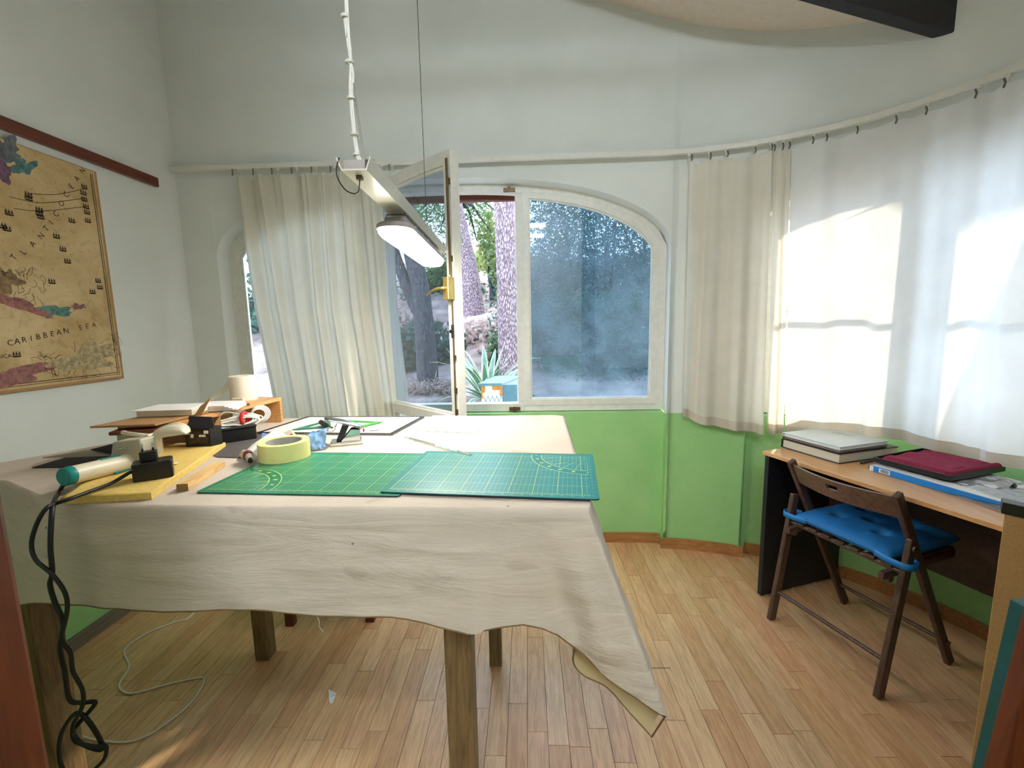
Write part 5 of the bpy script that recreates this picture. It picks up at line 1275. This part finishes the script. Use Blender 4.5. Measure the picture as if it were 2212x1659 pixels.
for (w_, z, r) in ((.022, .135, .008), (.372, .110, .008)):
    mb = MB(); mb.tube([K(-.215, w_, z), K(.215, w_, z)], r, 10); mb.build('stretcher', M_chair, ch)
mb = MB(); mb.tube([K(-.215, .075, .452), K(.215, .075, .452)], .010, 10); mb.build('seat_bar', M_chair, ch)
mb = MB(); mb.tube([K(-.18, .40, .452), K(.18, .40, .452)], .010, 10); mb.build('seat_bar', M_chair, ch)
for i in range(7):
    l = lerp(-.165, .165, i / 6); mb = MB(); mb.bar(K(l, .06, .462), K(l, .40, .468), .036, .010); mb.build('seat_slat', M_chair, ch, bevel=.002)
for s in (-1, 1):
    mb = MB(); mb.tube([K(.196 * s, .045, .425), K(.166 * s, .045, .425)], .012, 12); mb.build('knob', M_chair, ch)
cu = thing('seat_cushion', K(0, .25, .47), 'bright blue tufted velvet cushion tied onto the folding chair', 'cushion')
CL, CW0, CW1 = .186, .050, .440
tufts = [(.28, .30), (.28, .70), (.72, .30), (.72, .70), (.5, .5)]
def cush(side_):
    def fn(u, v):
        a = (u - .5) * 2; b = (v - .5) * 2
        ex = (1 - abs(a) ** 6) * (1 - abs(b) ** 6); th = .032 * max(ex, 0) ** .45
        dip = sum(math.exp(-(((u - p) / .055) ** 2 + ((v - q) / .055) ** 2)) for p, q in tufts)
        crease = sum(.35 * math.exp(-(((u - p) - (v - q) * .6) / .018) ** 2) * math.exp(-((v - q) / .10) ** 2) for p, q in tufts)
        th *= max(.10, 1 - .85 * min(1, dip + crease))
        th += .0025 * nz(u * 6, v * 6, 2)
        shrink = 1 - .02 * (abs(a * b)) 
        return K(a * CL * shrink, lerp(CW0, CW1, v), .494 + side_ * th * (1.0 if side_ > 0 else .8))
    return fn
mb = MB(); mb.grid(cush(1), 60, 60); mb.grid(cush(-1), 60, 60); mb.build('cushion_pad', M_cushion, cu, fix=False)
mb = MB(); pr_ = []
for u in range(41): pr_.append(cush(0)(0.5 + .5 * math.cos(2 * PI * u / 40) * (1 if True else 1), 0.5 + .5 * math.sin(2 * PI * u / 40)))
for s in (-1, 1):
    mb = MB(); z_ = .492
    path = [K(.13 * s, .052, z_), K(.185 * s, .045, z_ - .004), K(.236 * s, .055, z_ - .006), K(.240 * s, .100, z_ - .006), K(.20 * s, .118, z_ - .004)]
    P5 = smooth_path(path, 6); mb.grid(lambda u, v: P5[round(u * 24)] + Vector((0, 0, (v - .5) * .024)), 24, 1); mb.build('strap', M_strap, cu, solid=.002, fix=False)
mb = MB(); mb.box((-.0045, -.0015, 0), (.0045, .0015, .0012), Matrix.Translation(K(-.02, .13, .522))); mb.build('lint', M_paper, cu)

# ------------------------------------------------------------------ on the floor
wf = [at(420, 1322, z=.004), at(405, 1337, z=.004), at(375, 1345, z=.004), at(320, 1367, z=.004), at(270, 1402, z=.004), at(279, 1440, z=.004), at(259, 1475, z=.004), at(262, 1490, z=.004), at(290, 1497, z=.004), at(370, 1476, z=.004), at(430, 1464, z=.004), at(441, 1472, z=.004), at(415, 1515, z=.004), at(355, 1566, z=.004), at(290, 1600, z=.004), at(220, 1600, z=.004), at(165, 1583, z=.004), at(150, 1545, z=.004), at(140, 1490, z=.004), at(135, 1450, z=.005)]
wf = [Vector((max(p.x, -1.89), p.y, p.z)) for p in wf]
mb = MB(); mb.tube(chain(wf, 8), .0032, 6); tag(mb.build('floor_cable', M_cable), 'thin white cable curling over the floor under the table', 'cable')
mb = MB(); mb.prism([at(709, 1489, z=.0012), at(727, 1497, z=.0012), at(718, 1520, z=.0012), at(712, 1519, z=.0012)], (0, 0, .0006)); sc_ = mb.build('paper_scrap', M_paper); tag(sc_, 'small pointed white paper scrap on the floor under the table', 'paper')
mb = MB(); mb.bar(at(713, 1505, z=.0021), at(725, 1501, z=.0021), .0008, .0004); mb.build('pen_mark', M_ink, sc_)
mb = MB(); mb.bar(at(1403, 1443, z=.0003), at(1448, 1443, z=.0003), .0022, .0008); mb.build('open_joint', M_ink, floor)

# ------------------------------------------------------------------ outside
def gz(x_, y_):
    d_ = max(0, y_ - 2.9); z = .28 + .14 * d_ + .016 * d_ * d_
    z = min(z, 3.3 + (z - 3.3) * .12) if z > 3.3 else z
    z += (.35 * nz(x_ * .35, y_ * .35, 1) + .10 * nz(x_ * 1.4, y_ * 1.4, 2)) * min(1, d_ / 3)
    return z
M_ground = mat('dry_hillside', (150, 132, 124), .95, var=.3, scale=3, bump=.8, bscale=14, dist=.05)
mb = MB(); mb.grid(lambda u, v: (lambda x_, y_: Vector((x_, y_, gz(x_, y_))))(lerp(-16, 14, u), 2.78 + 24 * v * v), 90, 90); gr = mb.build('garden_ground', M_ground, fix=False); struct(gr)

def bark(name, a_, b_):
    mt, b, n = base_mat(name, rough=.9); geo = n.new('ShaderNodeTexCoord').outputs['Object']
    v = n.mapping(geo, (1, 1, .35)); vo = n.new('ShaderNodeTexVoronoi'); vo.feature = 'DISTANCE_TO_EDGE'; vo.inputs['Scale'].default_value = 48; n.link(v, vo.inputs['Vector'])
    c = n.ramp(n.math('ADD', n.math('MULTIPLY', vo.outputs['Distance'], 1.4), n.math('MULTIPLY', n.math('SUBTRACT', n.noise(60, v, 5), .5), 1.3)), [(0.05, srgb(*a_)), (0.55, srgb(*b_))]); n.link(c, b.inputs['Base Color'])
    inv = n.math('MINIMUM', 0.3, vo.outputs['Distance']); n.link(n.bump(inv, .9, .02), b.inputs['Normal']); return mt
M_bark = bark('pine_bark', (92, 74, 78), (178, 156, 162))
M_bark2 = bark('dark_pine_bark', (48, 46, 50), (96, 92, 98))
def foliage_mat(name, a_, b_):
    mt = bpy.data.materials.new(name); mt.use_nodes = True; n = N(mt); t = mt.node_tree; t.nodes.clear()
    out = n.new('ShaderNodeOutputMaterial'); d = n.new('ShaderNodeBsdfDiffuse'); tr_ = n.new('ShaderNodeBsdfTranslucent'); mx = n.new('ShaderNodeMixShader'); mx.inputs[0].default_value = .4
    pos = n.new('ShaderNodeNewGeometry').outputs['Position']; c = n.ramp(n.noise(5, pos, 3), [(.3, srgb(*a_)), (.7, srgb(*b_))])
    n.link(c, d.inputs[0]); n.link(c, tr_.inputs[0]); n.link(d.outputs[0], mx.inputs[1]); n.link(tr_.outputs[0], mx.inputs[2]); n.link(mx.outputs[0], out.inputs[0]); return mt
M_leafg = foliage_mat('pine_green', (62, 88, 54), (118, 140, 96))
M_leafy = foliage_mat('sunny_green', (128, 142, 84), (176, 182, 124))
M_leafd = foliage_mat('dark_scrub', (46, 72, 62), (92, 116, 104))
M_dry = foliage_mat('dry_grass', (150, 128, 120), (200, 178, 168))
def leaves(mb, c, rad, n, size, rnd, flat=.0, slim=.3):
    for _ in range(n):
        while True:
            p = Vector((rnd.uniform(-1, 1), rnd.uniform(-1, 1), rnd.uniform(-1, 1)))
            if .25 < p.length < 1: break
        p = Vector((p.x * rad[0], p.y * rad[1], p.z * rad[2])) + Vector(c)
        d_ = Vector((rnd.gauss(0, 1), rnd.gauss(0, 1), rnd.gauss(0, .8) + flat)).normalized(); u_ = d_.cross(Vector((rnd.gauss(0, 1), rnd.gauss(0, 1), rnd.gauss(0, 1)))).normalized()
        L = size * rnd.uniform(.6, 1.4); wd_ = L * slim
        mb.add([p, p + d_ * L * .5 + u_ * wd_, p + d_ * L, p + d_ * L * .5 - u_ * wd_], [(0, 1, 2, 3)])
def shrub(name, label, cat, c, rad, n, size, mt, seed, stem=M_bark2, slim=.3, group=None, lobes=7):
    rnd = random.Random(seed); z0 = gz(c[0], c[1]); t = thing(name, (c[0], c[1], z0), label, cat, group); mb = MB()
    for k in range(lobes):
        cc_ = (c[0] + rnd.uniform(-.5, .5) * rad[0], c[1] + rnd.uniform(-.4, .4) * rad[1], c[2] + rnd.uniform(-.5, .5) * rad[2])
        leaves(mb, cc_, tuple(r * .62 for r in rad), n // lobes, size, rnd, slim=slim)
    f = mb.build('foliage', mt, t, fix=False); f['kind'] = 'stuff'
    mb = MB()
    for k in range(5):
        e_ = Vector((c[0] + rnd.uniform(-.5, .5) * rad[0], c[1] + rnd.uniform(-.3, .3) * rad[1], c[2] + rnd.uniform(0, .4) * rad[2]))
        b_ = Vector((c[0] + rnd.uniform(-.1, .1), c[1], z0)); mb.tube([b_, b_.lerp(e_, .5) + Vector((rnd.uniform(-.1, .1), 0, .05)), e_], [.035, .022, .008], 6)
    mb.build('branches', stem, t); return t
# near pine trunk seen through the open middle sash
tr1 = thing('pine_tree', (-.12, 5.2, gz(-.12, 5.2)), 'thick straight pine trunk close to the open window, right side', 'tree')
def trunk(par, pts, rad, mt, n=14, name='trunk'):
    P7 = smooth_path(pts, 8); m_ = len(P7) - 1; mb = MB(); mb.tube(P7, [lerp(rad[0], rad[1], i / m_) * (1 + .06 * nz(i * .6, 3)) for i in range(m_ + 1)], n); return mb.build(name, mt, par)
a0 = at(1103, 850, y=5.2); a0.z = gz(a0.x, 5.2) - .5; a1 = at(1098, 640, y=5.2); a2 = at(1090, 430, y=5.25); a3 = at(1086, 200, y=5.4); a4 = Vector((a3.x - .1, 5.6, 6.5))
trunk(tr1, [a0, a1, a2, a3, a4], (.145, .10), M_bark)
rt = random.Random(5)
mbf = MB()
mb = MB()
for k in range(7):
    zz_ = rt.uniform(3.4, 6.0); b_ = Vector((a3.x, 5.4, zz_)); e_ = b_ + Vector((rt.uniform(-2.6, .2), rt.uniform(-.6, 1.5), rt.uniform(-.3, .8)))
    mb.tube([b_, b_.lerp(e_, .5) + Vector((0, 0, .15)), e_], [.05, .03, .01], 6)
    for q in range(5): leaves(mbf, b_.lerp(e_, .4 + .15 * q), (.35, .35, .18), 120, .10, rt, slim=.08)
mb.build('branches', M_bark, tr1); fo_ = mbf.build('foliage', M_leafg, tr1, fix=False); fo_['kind'] = 'stuff'
# leaning second pine
tr2 = thing('pine_tree', (-.75, 8.5, gz(-.75, 8.5)), 'pine trunk leaning left behind the agave on the slope', 'tree')
b0_ = at(1030, 680, y=8.5); b0_.z = gz(b0_.x, 8.5) - .6; trunk(tr2, [b0_, at(1012, 600, y=8.5), at(996, 520, y=8.4), at(975, 420, y=8.2), at(950, 300, y=8)], (.24, .12), M_bark)
mb = MB(); mbf = MB()
for k, (px, py) in enumerate(((1040, 450), (1060, 500), (1020, 430), (1075, 460), (1000, 480), (900, 420), (930, 460), (880, 480), (950, 500), (870, 440), (1030, 520))):
    e_ = at(px, py, y=9.2); b_ = at(975 + k * 2, 430, y=8.3); mb.tube([b_, b_.lerp(e_, .5) + Vector((0, 0, .2)), e_], [.05, .03, .01], 6)
    for q in (0.5, .8, 1.0): leaves(mbf, b_.lerp(e_, q), (.45, .5, .28), 90, .13, rt, slim=.07)
mb.build('branches', M_bark2, tr2); fo_ = mbf.build('foliage', M_leafg, tr2, fix=False); fo_['kind'] = 'stuff'
# forked dark pine seen through the swung sash
tr3 = thing('pine_tree', at(925, 800, y=5.0), 'dark forked pine trunk seen through the swung open sash', 'tree')
f0 = at(928, 860, y=5.0); f0.z = gz(f0.x, 5.0) - .6; fk = at(915, 690, y=5.0)
trunk(tr3, [f0, at(922, 780, y=5), fk, at(905, 610, y=5), at(885, 520, y=5), at(880, 420, y=5)], (.13, .08), M_bark2)
trunk(tr3, [fk, at(892, 650, y=5), at(868, 590, y=5), at(845, 520, y=5)], (.08, .05), M_bark2, name='fork')
mbf = MB()
for px, py in ((880, 470), (900, 440), (930, 480), (950, 520), (900, 520), (860, 500)): leaves(mbf, at(px, py, y=5.3), (.32, .3, .22), 150, .10, rt, slim=.07)
fo_ = mbf.build('foliage', M_leafg, tr3, fix=False); fo_['kind'] = 'stuff'
# agave
ag_c = at(1050, 818, y=4.3); ag_z = gz(ag_c.x, 4.3)
ag = thing('agave', (ag_c.x, 4.3, ag_z), 'agave plant with pale striped leaves outside the open window', 'plant')
M_agave = mat('agave_green', (88, 128, 112), .6, var=.15, scale=12); M_agedge = mat('agave_cream', (214, 214, 170), .6, var=.05)
ra2 = random.Random(12); core = Vector((ag_c.x, 4.3, ag_z + .10))
for k in range(34):
    az = ra2.uniform(0, 2 * PI); el = ra2.uniform(.25, 1.35); L = ra2.uniform(.42, .74); curl = ra2.uniform(.2, 1.5)
    d_ = Vector((math.cos(az) * math.cos(el), math.sin(az) * math.cos(el), math.sin(el))); p = core.copy(); pts = [p.copy()]; dd = d_.copy()
    for i in range(9):
        dd = (dd + Vector((0, 0, -.10 * curl * (i / 5)))).normalized(); p = p + dd * L / 9; pts.append(p.copy())
    sd_ = d_.cross(Vector((0, 0, 1))).normalized()
    wdf = lambda i: .036 * (math.sin(PI * min(1, (i + 1.6) / 11)) ** .8) * (1 if i < 9 else .1)
    def leaf_strip(k0, k1, lift):
        mb = MB(); vs = []; 
        for i, q in enumerate(pts): ww = wdf(i); vs += [q + sd_ * ww * k0 + Vector((0, 0, lift + .010 * abs(k0))), q + sd_ * ww * k1 + Vector((0, 0, lift + .010 * abs(k1)))]
        mb.add(vs, [(2 * i, 2 * i + 1, 2 * i + 3, 2 * i + 2) for i in range(9)], True); return mb
    lfo = leaf_strip(-.72, .72, 0).build('leaf', M_agave, ag, fix=False)
    m3 = leaf_strip(-1, -.72, .001); m4 = leaf_strip(.72, 1, .001); m3.add(m4.v, m4.f, True)
    eo = m3.build('leaf_margin', M_agedge, ag, fix=False); eo.parent = lfo; eo.matrix_parent_inverse = Matrix.Identity(4)
# crate / hive box with blue-grey lid
hb0 = at(1042, 868, y=3.55); hz = at(1042, 832, y=3.5).z
hv = thing('garden_box', (-.25, 3.6, hz - .3), 'white and orange box with blue-grey lid outside under the trunk', 'box')
xa, xb = at(1040, 850, y=3.5).x, at(1085, 850, y=3.5).x
M_bxw = mat('peeling_white', (226, 222, 214), .7, var=.05); M_bxo = mat('orange_peel', (206, 120, 52), .7, var=.1); M_bxb = mat('blue_grey_lid', (92, 120, 148), .6, var=.08)
mb = MB(); mb.box((xa, 3.5, hz - .35), (xb + .12, 3.95, hz)); mb.build('box_body', M_bxb, hv)
mb = MB(); mb.box((xa, 3.495, hz - .35), (xb, 3.502, hz - .005)); mb.build('front_panel', M_bxw, hv)
mb = MB()
for (a_, b_, c_, d_) in ((0, .03, .0, .05), (.09, .15, .0, .03), (.15, .17, .0, .08), (.0, .012, .05, .1)): mb.box((xa + a_, 3.491, hz - .01 - d_), (xa + b_, 3.496, hz - .008 - c_))
mb.build('orange_patches', M_bxo, hv)
mb = MB(); mb.prism([(xa - .02, 3.46, hz), (xb + .0, 3.46, hz), (xb + .15, 3.98, hz), (xa + .08, 3.98, hz)], (0, 0, .02)); mb.build('lid', M_bxb, hv, bevel=.003)
lt = MB()
for k in range(5):
    x0_ = xa + .02 + k * .035; lt.bar((x0_, 3.44, hz - .16), (x0_ + .04, 3.44, hz - .08), .004, .004); lt.bar((x0_ + .04, 3.44, hz - .16), (x0_, 3.44, hz - .08), .004, .004)
tag(lt.build('wire_lattice', M_bxb), 'small blue wire lattice in front of the garden box', 'lattice')
# scrub and bushes
def P2(px, py, y_): p = at(px, py, y=y_); return (p.x, p.y, p.z)
shrub('bush', 'dry pale brush on the slope behind the agave', 'bush', P2(1060, 745, 6.6), (.75, .6, .45), 2600, .10, M_dry, 1)
shrub('bush', 'young green pine sapling beside the near trunk', 'bush', P2(1062, 570, 9.5), (.38, .4, 1.1), 2200, .10, M_leafy, 2)
shrub('bush', 'sunlit yellow-green bush at the crest left of the sapling', 'bush', P2(1015, 600, 12.0), (.8, .7, .7), 1500, .16, M_leafy, 3)
shrub('bush', 'small green shrub at the foot of the near pine', 'bush', P2(1112, 845, 4.4), (.16, .16, .2), 500, .05, M_leafg, 4)
shrub('bush', 'small green shrub left of the near pine trunk, mid height', 'bush', P2(1082, 760, 5.8), (.2, .2, .35), 700, .06, M_leafg, 5)
shrub('bush', 'grey-blue scrub patch high on the slope', 'bush', P2(1040, 650, 10.5), (.9, .8, .45), 1500, .14, M_leafd, 6)
for k, (px, py, y_, rx, ry, rz_) in enumerate(((1180, 600, 7.5, 1.1, .7, 1.5), (1300, 560, 8.0, 1.4, .8, 1.9), (1420, 600, 8.5, 1.5, .8, 1.9), (1200, 760, 6.0, .9, .6, .8), (1330, 770, 5.6, 1.0, .6, .9), (1460, 760, 6.0, 1.1, .6, 1.1), (1240, 460, 10, 1.6, .8, 1.8), (1400, 430, 11, 1.8, .8, 2.0))):
    names = ['tall scrub nearest the mullion, seen through the dusty right sash', 'tall blue-green scrub in the middle of the dusty right sash', 'tall scrub at the right edge of the dusty sash', 'low scrub behind the mullion through the dusty sash', 'low scrub centred in the dusty right sash', 'low scrub at the right corner of the dusty sash', 'high crown of scrub upper left in the dusty sash', 'high crown of scrub upper right in the dusty sash']
    shrub('bush', names[k], 'bush', P2(px, py, y_), (rx, ry, rz_), 9500, .085, M_leafd, 30 + k, slim=.14, lobes=14)
for k, (px, py, y_, rx, ry, rz_) in enumerate(((905, 790, 6.2, .8, .5, .6), (860, 740, 7.5, 1.0, .6, .6), (950, 640, 10, .9, .7, .9), (560, 700, 7, 1.4, .8, 1.4), (700, 680, 8, 1.6, .8, 1.6))):
    names = ['grey scrub behind the forked trunk through the swung sash', 'dry grass bank left of the forked trunk', 'green bush on the slope behind the open sash edge', 'dark bush behind the far left of the curtain', 'dark bush behind the gathered curtain']
    shrub('bush', names[k], 'bush', P2(px, py, y_), (rx, ry, rz_), 2200, .12, [M_leafd, M_dry, M_leafg, M_leafd, M_leafd][k], 60 + k)

# unseen pine, added outside right to block the low sun from the arched window
tr4 = thing('pine_tree', (3.6, 9.2, gz(3.6, 9.2)), 'unseen pine added outside right, its crowns blocking sun from the windows', 'tree')
PX = Vector((.8, -.6, 0)); SH = Vector((.6, .8, 0))
cx4 = PX * -2.0 + SH * (2.0 + 6.5)
trunk(tr4, [Vector((cx4.x, cx4.y, gz(cx4.x, cx4.y) - .2)), Vector((cx4.x + .1, cx4.y, 2.8)), Vector((cx4.x, cx4.y + .1, 5.0)), Vector((cx4.x, cx4.y, 7.2))], (.22, .12), M_bark2)
mbf = MB()
for k in range(26):
    q = PX * rt.uniform(-3.2, -.95) + SH * (2.0 + 6.5 + rt.uniform(-1.0, 1.0)); q.z = rt.uniform(5.15, 6.9)
    leaves(mbf, q, (.65, .65, .5), 620, .16, rt, slim=.16)
for k in range(10):  # extra crown added to block sun on the right window's outer panes
    q = PX * rt.uniform(.75, 2.0) + SH * (2.0 + 6.5 + rt.uniform(-.8, .8)); q.z = rt.uniform(4.6, 6.6)
    leaves(mbf, q, (.62, .62, .55), 900, .16, rt, slim=.2)
fo_ = mbf.build('foliage', M_leafg, tr4, fix=False); fo_['kind'] = 'stuff'

fb = at(925, 846, y=4.85)
shrub('bush', 'low dry grass tuft around the foot of the dark forked pine', 'bush', (fb.x, 4.85, gz(fb.x, 4.85) + .05), (.34, .22, .12), 1400, .09, M_dry, 81, slim=.08)
